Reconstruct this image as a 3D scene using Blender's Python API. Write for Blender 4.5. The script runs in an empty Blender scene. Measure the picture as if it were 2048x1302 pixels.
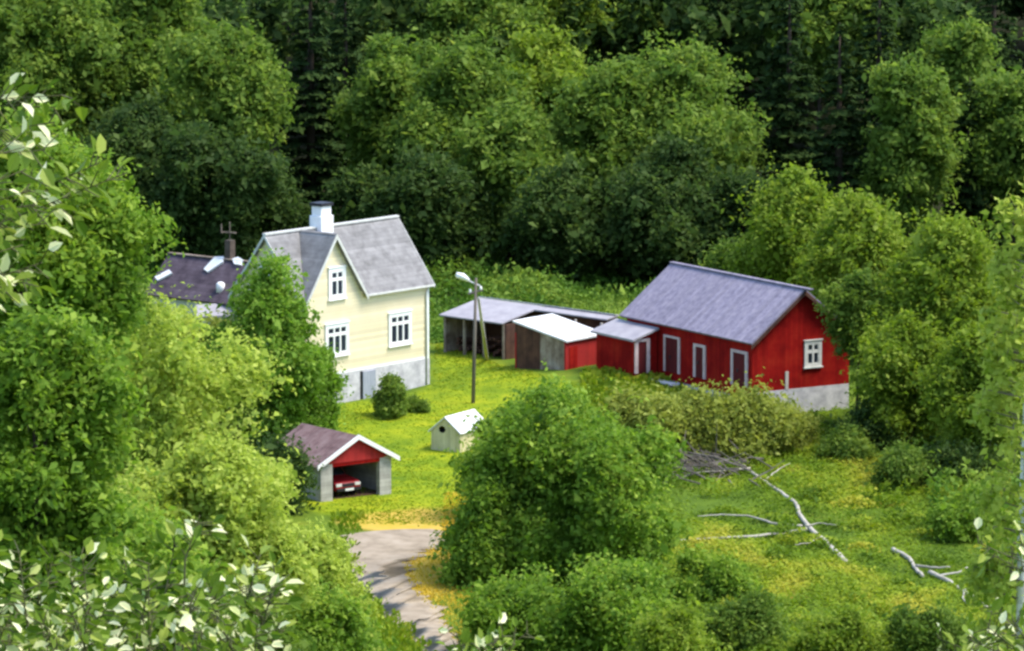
import bpy, math
import numpy as np
from mathutils import Vector

# ------------------------------------------------------------------ camera, sky, sun, exposure
scn = bpy.context.scene
FPX, CXP, CYP = 9743.0, 1024.0, 651.0          # focal length in photo pixels, photo centre
PITCH, HCAM = math.radians(8.0), 42.2
cam_data = bpy.data.cameras.new('camera')
cam = bpy.data.objects.new('camera', cam_data)
scn.collection.objects.link(cam)
cam.location = (0, 0, HCAM)
cam.rotation_euler = (math.radians(90) - PITCH, 0, 0)
cam_data.sensor_width = 36.0
cam_data.lens = 36.0 * FPX / 2048.0
cam_data.clip_start, cam_data.clip_end = 0.5, 3000
scn.camera = cam

SUN_EL = math.radians(60)
SUN_AZ = math.atan2(0.985, -0.10)               # clockwise from +Y: the sun stands to the right
sd = Vector((math.sin(SUN_AZ) * math.cos(SUN_EL), math.cos(SUN_AZ) * math.cos(SUN_EL), math.sin(SUN_EL)))
world = bpy.data.worlds.new('World'); scn.world = world; world.use_nodes = True
wn = world.node_tree.nodes; wl = world.node_tree.links
sky = wn.new('ShaderNodeTexSky'); sky.sky_type = 'NISHITA'; sky.sun_disc = False
sky.sun_elevation = SUN_EL; sky.sun_rotation = SUN_AZ
wn['Background'].inputs['Strength'].default_value = 0.15
wl.new(sky.outputs[0], wn['Background'].inputs['Color'])
sun_d = bpy.data.lights.new('sun', 'SUN'); sun_d.energy = 2.1; sun_d.angle = math.radians(24); sun_d.color = (1.0, 0.93, 0.80)
sun = bpy.data.objects.new('sun', sun_d); scn.collection.objects.link(sun)
sun.rotation_euler = sd.to_track_quat('Z', 'Y').to_euler()
vs = scn.view_settings
vs.view_transform = 'Standard'; vs.look = 'None'; vs.gamma = 1.0; vs.use_curve_mapping = False
vs.exposure = 1.47
cy = scn.cycles
cy.max_bounces = 6; cy.diffuse_bounces = 4; cy.glossy_bounces = 2; cy.transmission_bounces = 4
cy.pixel_filter_type = 'BLACKMAN_HARRIS'; cy.filter_width = 2.7

COL = scn.collection
rng0 = np.random.default_rng(5)

# ------------------------------------------------------------------ photo pixel -> place
cP, sP = math.cos(PITCH), math.sin(PITCH)
def ray(px, py):
    a, b = (px - CXP) / FPX, -(py - CYP) / FPX
    return np.array([a, cP + b * sP, -sP + b * cP])
def at(px, py, D):                              # the point on the line of sight that is D metres ahead
    r = ray(px, py); t = D / r[1]
    return np.array([r[0] * t, D, HCAM + r[2] * t])

KN = np.array([(-200, 80), (-60, 58), (-30, 48), (0, 40.3), (15, 36.2), (40, 28), (80, 17.5), (120, 8), (150, 2.6), (180, -.5), (208, -1.5),
               (243, -1.05), (262, -.25), (275, .0), (300, .4), (325, 1.4), (350, 5), (400, 17), (500, 45), (620, 78), (900, 120), (1200, 130)], float)
_yy = np.arange(-200, 1200, 1.0)
_zz = np.interp(_yy, KN[:, 0], KN[:, 1])
_k = np.exp(-0.5 * (np.arange(-20, 21) / 6.0) ** 2); _k /= _k.sum()
_zs = np.convolve(np.pad(_zz, 20, mode='edge'), _k, 'valid')
def terr(X, Y):
    X = np.asarray(X, float); Y = np.asarray(Y, float)
    z = np.interp(Y, _yy, _zs)
    z = z + .12 * np.sin(X * .11 + 1.3) * np.cos(Y * .09) + .06 * np.sin(X * .31 + Y * .23)
    z = z + .75 * np.exp(-(((X - 6.0) / 7.5) ** 2 + ((Y - 275.5) / 7.0) ** 2))
    return z
def G(px, py):                                  # where the line of sight meets the ground
    r = ray(px, py); a, b = 120.0, 420.0
    f = lambda Y: HCAM + r[2] * Y / r[1] - float(terr(r[0] * Y / r[1], Y))
    for Y in np.arange(a, b, 1.0):
        if f(Y) <= 0: break
    lo, hi = Y - 1, Y
    for _ in range(25):
        m = .5 * (lo + hi)
        if f(m) > 0: lo = m
        else: hi = m
    return np.array([r[0] * lo / r[1], lo, float(terr(r[0] * lo / r[1], lo))])

# ------------------------------------------------------------------ materials
def srgb(r, g, b):
    f = lambda c: (c / 255 / 12.92) if c / 255 <= .04045 else ((c / 255 + .055) / 1.055) ** 2.4
    return (f(r), f(g), f(b))
def new_mat(name):
    m = bpy.data.materials.new(name); m.use_nodes = True
    return m, m.node_tree.nodes, m.node_tree.links, m.node_tree.nodes['Principled BSDF']
def ramp(n, stops):
    r = n.new('ShaderNodeValToRGB'); e = r.color_ramp.elements
    while len(e) < len(stops): e.new(.5)
    for k, (p, c) in enumerate(stops): e[k].position = p; e[k].color = (*c, 1)
    return r
def noise_mat(name, c0, c1, scale=2.0, rough=.8, detail=6, stretch=(1, 1, 1), bump=0, lines=None, c2=None, spec=.3):
    m, n, l, b = new_mat(name)
    tc = n.new('ShaderNodeTexCoord'); mp = n.new('ShaderNodeMapping'); mp.inputs['Scale'].default_value = stretch
    nz = n.new('ShaderNodeTexNoise'); nz.inputs['Scale'].default_value = scale; nz.inputs['Detail'].default_value = detail; nz.inputs['Roughness'].default_value = .65
    l.new(tc.outputs['Object'], mp.inputs[0]); l.new(mp.outputs[0], nz.inputs['Vector'])
    r = ramp(n, [(.32, c0), (.68, c1)] if c2 is None else [(.3, c0), (.5, c1), (.72, c2)])
    l.new(nz.outputs[0], r.inputs[0]); col = r.outputs[0]
    if lines:                                    # boards: narrow dark seams along one axis
        axis, pitch, dark = lines
        sx = n.new('ShaderNodeSeparateXYZ'); l.new(tc.outputs['Object'], sx.inputs[0])
        mu = n.new('ShaderNodeMath'); mu.operation = 'MULTIPLY'; mu.inputs[1].default_value = 1 / pitch
        if axis == 'XY':
            ad = n.new('ShaderNodeMath'); ad.operation = 'ADD'; l.new(sx.outputs['X'], ad.inputs[0]); l.new(sx.outputs['Y'], ad.inputs[1]); l.new(ad.outputs[0], mu.inputs[0])
        else:
            l.new(sx.outputs[axis], mu.inputs[0])
        fr = n.new('ShaderNodeMath'); fr.operation = 'FRACT'; l.new(mu.outputs[0], fr.inputs[0])
        fl = n.new('ShaderNodeMath'); fl.operation = 'FLOOR'; l.new(mu.outputs[0], fl.inputs[0])
        wn_ = n.new('ShaderNodeTexWhiteNoise'); wn_.noise_dimensions = '1D'; l.new(fl.outputs[0], wn_.inputs['W'])
        r2 = ramp(n, [(.0, (dark,) * 3), (.16, (1, 1, 1))]); l.new(fr.outputs[0], r2.inputs[0])
        mm = n.new('ShaderNodeMix'); mm.data_type = 'RGBA'; mm.blend_type = 'MULTIPLY'; mm.inputs[0].default_value = 1
        l.new(col, mm.inputs[6]); l.new(r2.outputs[0], mm.inputs[7]); col = mm.outputs[2]
        r3 = ramp(n, [(0, (.82, .82, .82)), (1, (1.05, 1.05, 1.05))]); l.new(wn_.outputs[0], r3.inputs[0])
        m3 = n.new('ShaderNodeMix'); m3.data_type = 'RGBA'; m3.blend_type = 'MULTIPLY'; m3.inputs[0].default_value = 1
        l.new(col, m3.inputs[6]); l.new(r3.outputs[0], m3.inputs[7]); col = m3.outputs[2]
        if bump:
            bp = n.new('ShaderNodeBump'); bp.inputs['Strength'].default_value = bump; bp.inputs['Distance'].default_value = .03
            l.new(fr.outputs[0], bp.inputs['Height']); l.new(bp.outputs[0], b.inputs['Normal'])
    elif bump:
        bp = n.new('ShaderNodeBump'); bp.inputs['Strength'].default_value = bump; bp.inputs['Distance'].default_value = .05
        l.new(nz.outputs[0], bp.inputs['Height']); l.new(bp.outputs[0], b.inputs['Normal'])
    l.new(col, b.inputs['Base Color']); b.inputs['Roughness'].default_value = rough
    b.inputs['Specular IOR Level'].default_value = spec
    return m
def leaf_mat(name, stops, trans=.35, rough=.6, spec=.10):
    m, n, l, b = new_mat(name)
    a = n.new('ShaderNodeAttribute'); a.attribute_name = 'tint'
    r = ramp(n, stops); l.new(a.outputs['Fac'], r.inputs[0])
    l.new(r.outputs[0], b.inputs['Base Color']); b.inputs['Roughness'].default_value = rough; b.inputs['Specular IOR Level'].default_value = spec
    t = n.new('ShaderNodeBsdfTranslucent')
    hs = n.new('ShaderNodeHueSaturation'); hs.inputs['Value'].default_value = 1.3; hs.inputs['Saturation'].default_value = 1.05; l.new(r.outputs[0], hs.inputs['Color']); l.new(hs.outputs[0], t.inputs['Color'])
    mx = n.new('ShaderNodeMixShader'); mx.inputs[0].default_value = trans
    l.new(b.outputs[0], mx.inputs[1]); l.new(t.outputs[0], mx.inputs[2]); l.new(mx.outputs[0], n['Material Output'].inputs['Surface'])
    return m

M = {}
M['yellow'] = noise_mat('yellow_boarding', (.82, .705, .46), (.86, .75, .52), 1.2, .7, lines=('Z', .19, .76), bump=.3)
M['white'] = noise_mat('white_paint', (.78, .78, .76), (.84, .84, .82), 3, .55)
M['offwhite'] = noise_mat('weathered_white_board', (.50, .50, .47), (.66, .66, .62), 3, .7)
M['slate'] = noise_mat('grey_slate_roof', (.135, .13, .128), (.225, .218, .218), 1.5, .8, 10, c2=(.30, .292, .29), bump=.5, lines=('Z', .22, .72))
M['stone'] = noise_mat('pale_stone', (.34, .33, .36), (.64, .62, .64), 1.6, .9, 8, bump=.7)
M['chimney'] = noise_mat('white_plaster', (.78, .77, .78), (.86, .86, .86), 2, .8)
M['black'] = noise_mat('black_sheet', (.015, .016, .02), (.03, .03, .04), 5, .5)
M['glass'] = noise_mat('window_glass', (.012, .018, .028), (.03, .04, .055), 1.5, .12, spec=.35)
M['greydoor'] = noise_mat('blue_grey_door', (.25, .27, .34), (.36, .38, .44), 2, .6, stretch=(4, 4, .5))
M['red'] = noise_mat('falu_red_boards', (.17, .006, .006), (.29, .010, .008), .9, .9, 8, lines=('XY', .17, .6), c2=(.36, .025, .012), spec=.06)
M['reddark'] = noise_mat('dark_red_door_boards', (.075, .006, .008), (.13, .010, .011), 1.2, .85, 7, lines=('XY', .15, .5))  # barn red darkened in colour so the doors look shaded and recessed
M['redbright'] = noise_mat('bright_red_boards', (.30, .014, .014), (.40, .022, .02), 1.4, .75, 6, lines=('XY', .17, .7))
M['bluezinc'] = noise_mat('blue_grey_sheet_roof', (.15, .135, .19), (.24, .215, .28), 2.8, .75, 10, c2=(.32, .285, .335), lines=('Y', .33, .86))
M['greysheet'] = noise_mat('grey_sheet_roof', (.25, .235, .26), (.36, .34, .36), 1.2, .6, 7)
M['whitesheet'] = noise_mat('white_sheet_roof', (.62, .62, .62), (.84, .84, .84), 1.2, .5, lines=('X', .5, .75))
M['greywood'] = noise_mat('weathered_boards', (.11, .075, .055), (.28, .22, .17), 1.4, .9, 7, c2=(.42, .38, .32), lines=('XY', .2, .6))
M['brownwood'] = noise_mat('brown_boards', (.045, .022, .016), (.13, .062, .04), 1.5, .9, 7, lines=('XY', .22, .6))
M['palepost'] = noise_mat('pale_timber', (.40, .37, .33), (.58, .55, .50), 3, .85)
M['pinktrim'] = noise_mat('faded_white_trim', (.50, .36, .35), (.64, .52, .50), 4, .8)
M['purpletile'] = noise_mat('dark_purple_tiles', (.050, .038, .050), (.10, .076, .092), 1.3, .7, 7, c2=(.15, .12, .145), lines=('Z', .2, .65), spec=.1)
M['maroontile'] = noise_mat('maroon_tiles', (.085, .045, .042), (.17, .105, .100), 1.7, .8, 8, c2=(.23, .165, .155), lines=('Y', .24, .7))
M['block'] = noise_mat('grey_concrete_blocks', (.31, .295, .265), (.49, .47, .43), 2.2, .9, 6, lines=('Z', .2, .75))
M['cream'] = noise_mat('cream_boards', (.52, .46, .24), (.62, .56, .33), 1.6, .8, lines=('XY', .15, .85))
M['carred'] = noise_mat('red_car_paint', (.38, .012, .018), (.42, .016, .02), 1, .25, spec=.5)
M['rubber'] = noise_mat('black_rubber', (.012, .012, .012), (.02, .02, .02), 4, .8)
M['lens'] = noise_mat('headlight_lens', (.72, .70, .66), (.8, .78, .74), 6, .2)
M['polewood'] = noise_mat('tarred_pole_wood', (.10, .085, .07), (.2, .17, .14), 2, .9, stretch=(3, 3, .3))
M['steel'] = noise_mat('galvanised_steel', (.5, .5, .5), (.62, .62, .62), 4, .5)
M['bark'] = noise_mat('dark_bark', (.028, .020, .014), (.075, .055, .038), 3, .95, 6, stretch=(2, 2, .4))
M['birchbark'] = noise_mat('birch_bark', (.10, .09, .08), (.66, .64, .60), 2.6, .8, 7, stretch=(1, 1, 3), c2=(.76, .75, .72))
M['deadwood'] = noise_mat('bleached_dead_wood', (.24, .22, .18), (.50, .47, .40), 2.4, .9, 7)
M['brushwood'] = noise_mat('grey_brushwood', (.07, .058, .045), (.20, .175, .15), 2.0, .9, 6)
M['greentwig'] = noise_mat('green_brown_twig', (.05, .06, .02), (.11, .11, .04), 20, .8)
M['brick'] = noise_mat('brown_brick', (.06, .045, .035), (.12, .09, .07), 3, .9)
M['gravel'] = noise_mat('gravel', (.17, .135, .092), (.29, .235, .17), .8, .95, 12, c2=(.38, .32, .245))

Y1, Y2, Y3 = (.135, .17, .018), (.22, .25, .03), (.33, .34, .06)
M['leaf_yellow'] = leaf_mat('yellow_green_leaves', [(0, (0.073, 0.134, 0.012)), (.5, (0.185, 0.269, 0.026)), (1, (0.381, 0.448, 0.080))], .46)
M['leaf_pale_yellow'] = leaf_mat('pale_yellow_green_leaves', [(0, (0.149, 0.210, 0.027)), (.5, (0.350, 0.439, 0.064)), (1, (0.596, 0.648, 0.166))], .46)
M['leaf_mid'] = leaf_mat('mid_green_leaves', [(0, (0.045, 0.099, 0.015)), (.5, (0.124, 0.203, 0.029)), (1, (0.330, 0.418, 0.074))], .46)
M['leaf_fresh'] = leaf_mat('fresh_green_leaves', [(0, (0.052, 0.119, 0.015)), (.5, (0.155, 0.265, 0.029)), (1, (0.430, 0.543, 0.081))], .46)
M['leaf_bright'] = leaf_mat('bright_fresh_leaves', [(0, (.055, .13, .012)), (.5, (.155, .28, .03)), (1, (.36, .49, .09))], .46)
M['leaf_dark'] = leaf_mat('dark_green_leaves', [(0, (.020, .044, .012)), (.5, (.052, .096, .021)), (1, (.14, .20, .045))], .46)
M['leaf_olive'] = leaf_mat('olive_leaves', [(0, (0.132, 0.165, 0.025)), (.5, (0.275, 0.319, 0.055)), (1, (0.484, 0.517, 0.140))], .46)
M['needle'] = leaf_mat('spruce_needles', [(0, (.010, .022, .008)), (.5, (.020, .042, .011)), (1, (.048, .080, .018))], .12, .8, .05)
M['leaf_pale'] = leaf_mat('glossy_sallow_leaves', [(0, (.05, .11, .010)), (.45, (.16, .24, .025)), (.70, (.32, .38, .07)), (.86, (.60, .63, .28)), (1, (.82, .81, .52))], .32, .5, .14)  # cream top tints paint in the glare of sunlit leaves
M['undergrowth'] = leaf_mat('undergrowth_leaves', [(0, (.040, .105, .012)), (.5, (.095, .19, .022)), (1, (.20, .29, .04))], .32)
M['grassblade'] = leaf_mat('meadow_grass_blades', [(0, (0.054, 0.106, 0.009)), (.40, (0.138, 0.224, 0.016)), (.72, (0.240, 0.313, 0.023)), (1, (0.408, 0.389, 0.045))], .35)

# ------------------------------------------------------------------ objects
def tag(o, label=None, cat=None, group=None, kind=None):
    if label: o['label'] = label
    if cat: o['category'] = cat
    if group: o['group'] = group
    if kind: o['kind'] = kind
    return o
def empty(name, loc, rz=0, label=None, cat=None, group=None):
    o = bpy.data.objects.new(name, None); COL.objects.link(o)
    o.location = [float(q) for q in loc]; o.rotation_euler = (0, 0, rz); o.empty_display_size = .5
    return tag(o, label, cat, group)
class MB:
    def __init__(s): s.v, s.f = [], []
    def add(s, v, f):
        o = len(s.v); s.v += [tuple(map(float, q)) for q in v]; s.f += [tuple(i + o for i in q) for q in f]; return s
    def box(s, x0, x1, y0, y1, z0, z1):
        return s.add([(x0, y0, z0), (x1, y0, z0), (x1, y1, z0), (x0, y1, z0), (x0, y0, z1), (x1, y0, z1), (x1, y1, z1), (x0, y1, z1)],
                     [(0, 3, 2, 1), (4, 5, 6, 7), (0, 1, 5, 4), (1, 2, 6, 5), (2, 3, 7, 6), (3, 0, 4, 7)])
    def ext(s, poly, d):                         # a flat polygon given thickness along d
        p = [np.array(q, float) for q in poly]; d = np.array(d, float); n = len(p)
        return s.add(p + [q + d for q in p], [tuple(range(n))[::-1], tuple(range(n, 2 * n))] + [(i, (i + 1) % n, (i + 1) % n + n, i + n) for i in range(n)])
    def tube(s, pts, rad, n=7, cap=True):
        pts = np.array(pts, float); rad = np.broadcast_to(rad, (len(pts),)); o = len(s.v)
        for i, p in enumerate(pts):
            t = pts[min(i + 1, len(pts) - 1)] - pts[max(i - 1, 0)]; t = t / (np.linalg.norm(t) + 1e-9)
            a = np.cross(t, (0, 0, 1) if abs(t[2]) < .9 else (1, 0, 0)); a /= np.linalg.norm(a); b = np.cross(t, a)
            for k in range(n):
                q = 2 * math.pi * k / n; s.v.append(tuple(p + rad[i] * (math.cos(q) * a + math.sin(q) * b)))
        for i in range(len(pts) - 1):
            for k in range(n):
                s.f.append((o + i * n + k, o + i * n + (k + 1) % n, o + (i + 1) * n + (k + 1) % n, o + (i + 1) * n + k))
        if cap:
            s.f.append(tuple(o + k for k in range(n))[::-1]); s.f.append(tuple(o + (len(pts) - 1) * n + k for k in range(n)))
        return s
    def build(s, name, mat, parent=None, smooth=False, bevel=0):
        me = bpy.data.meshes.new(name); me.from_pydata(s.v, [], s.f); me.validate(); me.update()
        me.materials.append(mat)
        o = bpy.data.objects.new(name, me); COL.objects.link(o)
        if parent is not None: o.parent = parent
        if smooth: me.polygons.foreach_set('use_smooth', [True] * len(me.polygons))
        if bevel:
            b = o.modifiers.new('bevel', 'BEVEL'); b.width = bevel; b.segments = 2; b.limit_method = 'ANGLE'
        return o
def quads_obj(name, V, tint, mat, parent=None, nv=4):      # V: (n*nv,3); one face per nv vertices
    n = len(V) // nv
    me = bpy.data.meshes.new(name)
    me.vertices.add(len(V)); me.vertices.foreach_set('co', V.astype(np.float32).ravel())
    me.loops.add(len(V)); me.loops.foreach_set('vertex_index', np.arange(len(V), dtype=np.int32))
    me.polygons.add(n); me.polygons.foreach_set('loop_start', np.arange(0, len(V), nv, dtype=np.int32))
    me.update(calc_edges=True)
    at_ = me.attributes.new('tint', 'FLOAT', 'POINT'); at_.data.foreach_set('value', np.repeat(np.clip(tint, 0, 1), nv).astype(np.float32))
    me.materials.append(mat)
    o = bpy.data.objects.new(name, me); COL.objects.link(o)
    if parent is not None: o.parent = parent
    return o
def unit(a): return a / (np.linalg.norm(a, axis=-1, keepdims=True) + 1e-9)
def leaf_quads(r, P, N, size, aspect=.62, fold=.25):        # P points, N face directions -> folded diamonds
    n = len(P); N = unit(N)
    T = unit(np.cross(N, r.normal(size=(n, 3)))); B = np.cross(N, T)
    s = np.asarray(size).reshape(-1, 1) * np.ones((n, 1))
    V = np.empty((n, 4, 3))
    V[:, 0] = P - T * s * .55; V[:, 2] = P + T * s * .55
    V[:, 1] = P + B * s * .5 * aspect + N * s * fold * .5 - T * s * .08; V[:, 3] = P - B * s * .5 * aspect + N * s * fold * .5 - T * s * .08
    return V.reshape(-1, 3)

# ------------------------------------------------------------------ vegetation
def lobes(r, W, H, k, shape='round', spread=.62, rs=(.2, .44), D=None):
    D = D or W; out = []; E = np.array([W, D, H]) / 2
    oc = r.uniform(.80, 1.12, 8); ph = r.uniform(0, 6.28, 3)
    for i in range(k):
        zf = 1 - 2 * (i + .5) / k + r.uniform(-.15, .15); zf = min(.98, max(-.98, zf)); a = i * 2.399963 + r.uniform(-.9, .9)
        rr = math.sqrt(max(0, 1 - zf * zf)); w = 1 - .42 * max(0, zf) if shape == 'egg' else 1.0
        if shape == 'point': w = min(1.0, max(.22, .80 - .62 * zf))
        if shape == 'dome': w = 1.05 if zf < .2 else 1.0
        d = np.array([rr * math.cos(a) * w, rr * math.sin(a) * w, zf])
        q = oc[int((a % 6.283) / 6.284 * 4) + (4 if zf > 0 else 0)] * (1 + .12 * math.sin(3 * a + ph[0]) + .10 * math.sin(5 * zf + ph[1]))
        R = r.uniform(*rs); c = d * E * min(.86, spread * r.uniform(.8, 1.2) * q + .1 * (.35 - R))
        m = (W + D + H) / 6; base = R * np.array([m, m, m * .78]) * r.uniform(.85, 1.15, 3)
        out.append((c, base))
        for j in range(2):
            d2 = unit(d * .8 + r.normal(0, .6, 3) + np.array([0, 0, .25])); out.append((c + d2 * base * .85, base * r.uniform(.38, .6)))
    out.append((np.zeros(3), E * .62))
    return out
def lump(P, k, ph):                              # smooth 3-D variation of leaf colour through a crown
    x, y, z = (P * k).T
    return (np.sin(x + 1.7 * np.sin(y * .8 + ph)) + np.sin(1.3 * y - z * .9 + ph * 2) + np.sin(1.5 * z + .7 * x + ph * 3)) / 3
def crown_arrays(r, L, nspray, per, leaf, sprad=.45, up=.35, tintv=.22, hole=0.0):
    w = np.array([(q[1][0] * q[1][1] + q[1][1] * q[1][2] + q[1][0] * q[1][2]) for q in L]); w[-1] *= .45; w /= w.sum()
    li = r.choice(len(L), nspray, p=w)
    C = np.array([q[0] for q in L])[li]; R = np.array([q[1] for q in L])[li]
    d = unit(r.normal(size=(nspray, 3)) + np.array([0, 0, up]))
    rad = 1 + np.where(r.uniform(size=(nspray, 1)) < .36, np.abs(r.normal(0, .24, (nspray, 1))), -np.abs(r.normal(0, .26, (nspray, 1))))
    S = C + d * R * rad
    q1, q2 = r.uniform(0, 6, 2); S = S + d * R.mean(1, keepdims=True) * (.34 * lump(S, 1.7, q1) + .22 * lump(S, 4.1, q2))[:, None]
    keep = lump(S, 1.25, q1 + q2) + .35 * lump(S, 3.3, q2) > -.46; S, d, R = S[keep], d[keep], R[keep]; nspray = len(S)
    st = r.normal(0, tintv * .4, nspray) + tintv * .75 * lump(S, 1.1, r.uniform(0, 6)) + tintv * .4 * lump(S, 2.9, r.uniform(0, 6))
    ax = unit(r.normal(size=(nspray, 3)) * .6 + d * .5 + np.array([0, 0, -.35]))           # a spray hangs along its twig
    P = np.repeat(S, per, 0) + np.repeat(ax, per, 0) * r.normal(0, sprad * 1.0, (nspray * per, 1)) + r.normal(0, sprad * .30, (nspray * per, 3))
    N = np.repeat(d, per, 0) * .4 + r.normal(size=P.shape) * .65 + np.array([0, 0, .45])
    tint = .5 + np.repeat(st, per) + r.normal(0, tintv * .35, len(P))
    size = leaf * r.lognormal(0, .40, len(P))
    return P, N, size, tint
def trunk_mb(r, base, top, rad, L=None, nl=5, lean=0):
    b = MB(); base = np.array(base, float); top = np.array(top, float); n = 7
    pts = [base + (top - base) * t + np.array([math.sin(3 * t + lean), math.cos(2.3 * t + lean), 0]) * rad * 1.2 * t for t in np.linspace(0, 1, n)]
    b.tube(pts, [rad * (1.35 if i == 0 else 1 - .8 * i / (n - 1)) for i in range(n)], 7)
    if L is not None:
        for q in [L[i] for i in r.choice(len(L) - 1, min(nl, len(L) - 1), replace=False)]:
            s = pts[int(r.integers(2, n - 1))]; m = (s + q[0]) / 2 + np.array([0, 0, -.05 * np.linalg.norm(q[0] - s)])
            b.tube([s, m, q[0]], [rad * .45, rad * .28, rad * .1], 5)
    return b
def broadleaf(seed, px, yt, yb, wpx, D, mat, label, leaf=.34, dens=1.0, k=16, shape='round', name='broadleaf_tree', cat='tree', group=None, bark='bark',
              trunk_r=None, sink=False, spread=.62, rs=(.2, .44), up=.35, sprad=.5, depth=None, tintv=.22, base=None):
    """crown: centre column px, top and bottom rows yt, yb and width wpx as seen at D metres"""
    r = np.random.default_rng(seed); leaf = leaf * .76
    t = at(px, yt, D); bt = at(px, yb, D); X = t[0]; zg = float(terr(X, D)) - .1
    W = wpx * D / FPX * 1.0; zb = max(bt[2], zg + .35)
    if sink or name in ('bush', 'shrub'): zb = min(bt[2], zg - .35 * (t[2] - zg))
    H = t[2] - zb
    root = empty(name, (X, D, zg), 0, label, cat, group)
    cz = (t[2] + zb) / 2 - zg
    L = lobes(r, W, H, k, shape, spread, rs, D=depth or W)
    area = 4 * math.pi * ((W * H / 4) ** 1.6 * 2 / 3 + (W * W / 4) ** 1.6 / 3) ** (1 / 1.6)
    per = 9; nsp = int(dens * 5.3 * area / (leaf * leaf * .34) / per)
    nsp = max(60, min(nsp, 6200))
    P, N, size, tint = crown_arrays(r, L, nsp, per, leaf, sprad, up, tintv)
    P[:, 2] += cz; ok = P[:, 2] > .05
    V = leaf_quads(r, P[ok], N[ok], size[ok])
    quads_obj('crown', V, tint[ok], mat, root)
    tr = trunk_r or max(.08, W * .028)
    trunk_mb(r, (0, 0, -.3), (0, 0, cz + H * .28), tr, [(q[0] + np.array([0, 0, cz]), q[1]) for q in L]).build('trunk', M[bark], root, True)
    return root
def spruce(seed, px, yt, wpx, D, label, ybase=None, group=None, mat='needle', name='spruce_tree', dens=1.0, leaf=.5):
    r = np.random.default_rng(seed)
    t = at(px, yt, D); X = t[0]; zg = float(terr(X, D)) - .1; H = t[2] - zg; W = wpx * D / FPX
    root = empty(name, (X, D, zg), 0, label, 'tree', group)
    Ps, Ns, Ss, Ts = [], [], [], []
    z = H * .05
    while z < H * .985:
        f = 1 - z / H; R = W / 2 * (f ** .8) * r.uniform(.85, 1.1) + .1; nb = int(5 + 7 * f)
        for j in range(nb):
            a = r.uniform(0, 2 * math.pi); Rj = R * r.uniform(.75, 1.1); m = max(5, int(dens * Rj / leaf * 9))
            u = np.sqrt(r.uniform(.05, 1, m)); side = r.normal(0, .18 * Rj * (1.1 - u * .5) + .04, m)
            dr = np.array([math.cos(a), math.sin(a), 0]); sd_ = np.array([-math.sin(a), math.cos(a), 0])
            droop = -.28 * Rj * u ** 1.4 + .10 * Rj * u ** 4
            P = dr * (u * Rj)[:, None] + sd_ * side[:, None] + np.array([0, 0, 1]) * (z + droop - np.abs(r.normal(0, .12, m)))[:, None]
            Ps.append(P); Ns.append(np.array([0, 0, .8]) + dr * .35 + r.normal(0, .4, (m, 3))); Ss.append(leaf * 1.15 * r.lognormal(0, .25, m) * (1.1 - .4 * (1 - f))); Ts.append(.42 + .28 * u + r.normal(0, .15, m))
        z += .42 + .42 * f
    P, N, S, T = map(np.concatenate, (Ps, Ns, Ss, Ts))
    quads_obj('crown', leaf_quads(r, P, N, S, .45, .15), T, M[mat], root)
    MB().tube([(0, 0, -.3), (0, 0, H * .5), (0, 0, H * .99)], [W * .04 + .05, W * .028 + .03, .02], 7).build('trunk', M['bark'], root, True)
    return root

# ------------------------------------------------------------------ the ground
def smooth(a, b, x): t = np.clip((x - a) / (b - a), 0, 1); return t * t * (3 - 2 * t)
def in_poly(X, Y, poly):
    ins = np.zeros(X.shape, bool); n = len(poly)
    for i in range(n):
        (x0, y0), (x1, y1) = poly[i], poly[(i + 1) % n]
        c = ((y0 > Y) != (y1 > Y)); ins ^= c & (X < (x1 - x0) * (Y - y0) / ((y1 - y0) if y1 != y0 else 1e-9) + x0)
    return ins
xs = np.unique(np.concatenate([np.arange(-400, -60, 10), np.arange(-60, 60.1, 1.0), np.arange(70, 401, 10)]))
ys = np.unique(np.concatenate([np.arange(-120, 195, 5), np.arange(195, 346, 1.0), np.arange(350, 1100, 12)]))
GX, GY = np.meshgrid(xs, ys); GZ = terr(GX, GY)
me = bpy.data.meshes.new('ground'); nx, ny = len(xs), len(ys)
idx = np.arange(nx * ny).reshape(ny, nx)
F = np.stack([idx[:-1, :-1], idx[:-1, 1:], idx[1:, 1:], idx[1:, :-1]], -1).reshape(-1, 4)
me.from_pydata(np.stack([GX, GY, GZ], -1).reshape(-1, 3).tolist(), [], F.tolist()); me.update()
def blob(px, py, rx, ry, amp=1.0):
    g = G(px, py); return amp * np.exp(-(((GX - g[0]) / rx) ** 2 + ((GY - g[1]) / ry) ** 2))
lawn_poly = [G(*q)[:2] for q in [(560, 900), (640, 815), (720, 805), (862, 778), (870, 690), (905, 680), (1000, 730), (1120, 765), (1290, 775), (1240, 840), (1000, 900), (950, 1000), (900, 1050), (700, 1048), (600, 1010)]]
lawn = in_poly(GX, GY, lawn_poly).astype(float)
for _ in range(2):
    l2 = lawn.copy(); l2[1:-1, 1:-1] = (lawn[1:-1, 1:-1] * 2 + lawn[:-2, 1:-1] + lawn[2:, 1:-1] + lawn[1:-1, :-2] + lawn[1:-1, 2:]) / 6; lawn = l2
dry = blob(790, 1044, 2.6, 2.4, 1.3) + blob(870, 1042, 1.8, 3.2, 1.3) + blob(880, 1100, 1.4, 5, 1.2) + blob(855, 1165, 1.1, 4, 1.1) + blob(840, 1125, .8, 3, .8) + blob(1260, 770, 3, 2.2, .7) + blob(890, 655, 1.6, 3.0, .6) \
    + blob(1590, 935, 1.3, 1.6, .5) + blob(1780, 1005, 1.8, 1.8, .5) + blob(1590, 1190, 1.0, 1.2, .7) + blob(1680, 1125, 1.0, 1.2, .5) + blob(1605, 1030, .5, 1.3, .8) + blob(385, 665, 1.2, 3, .8)
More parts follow.
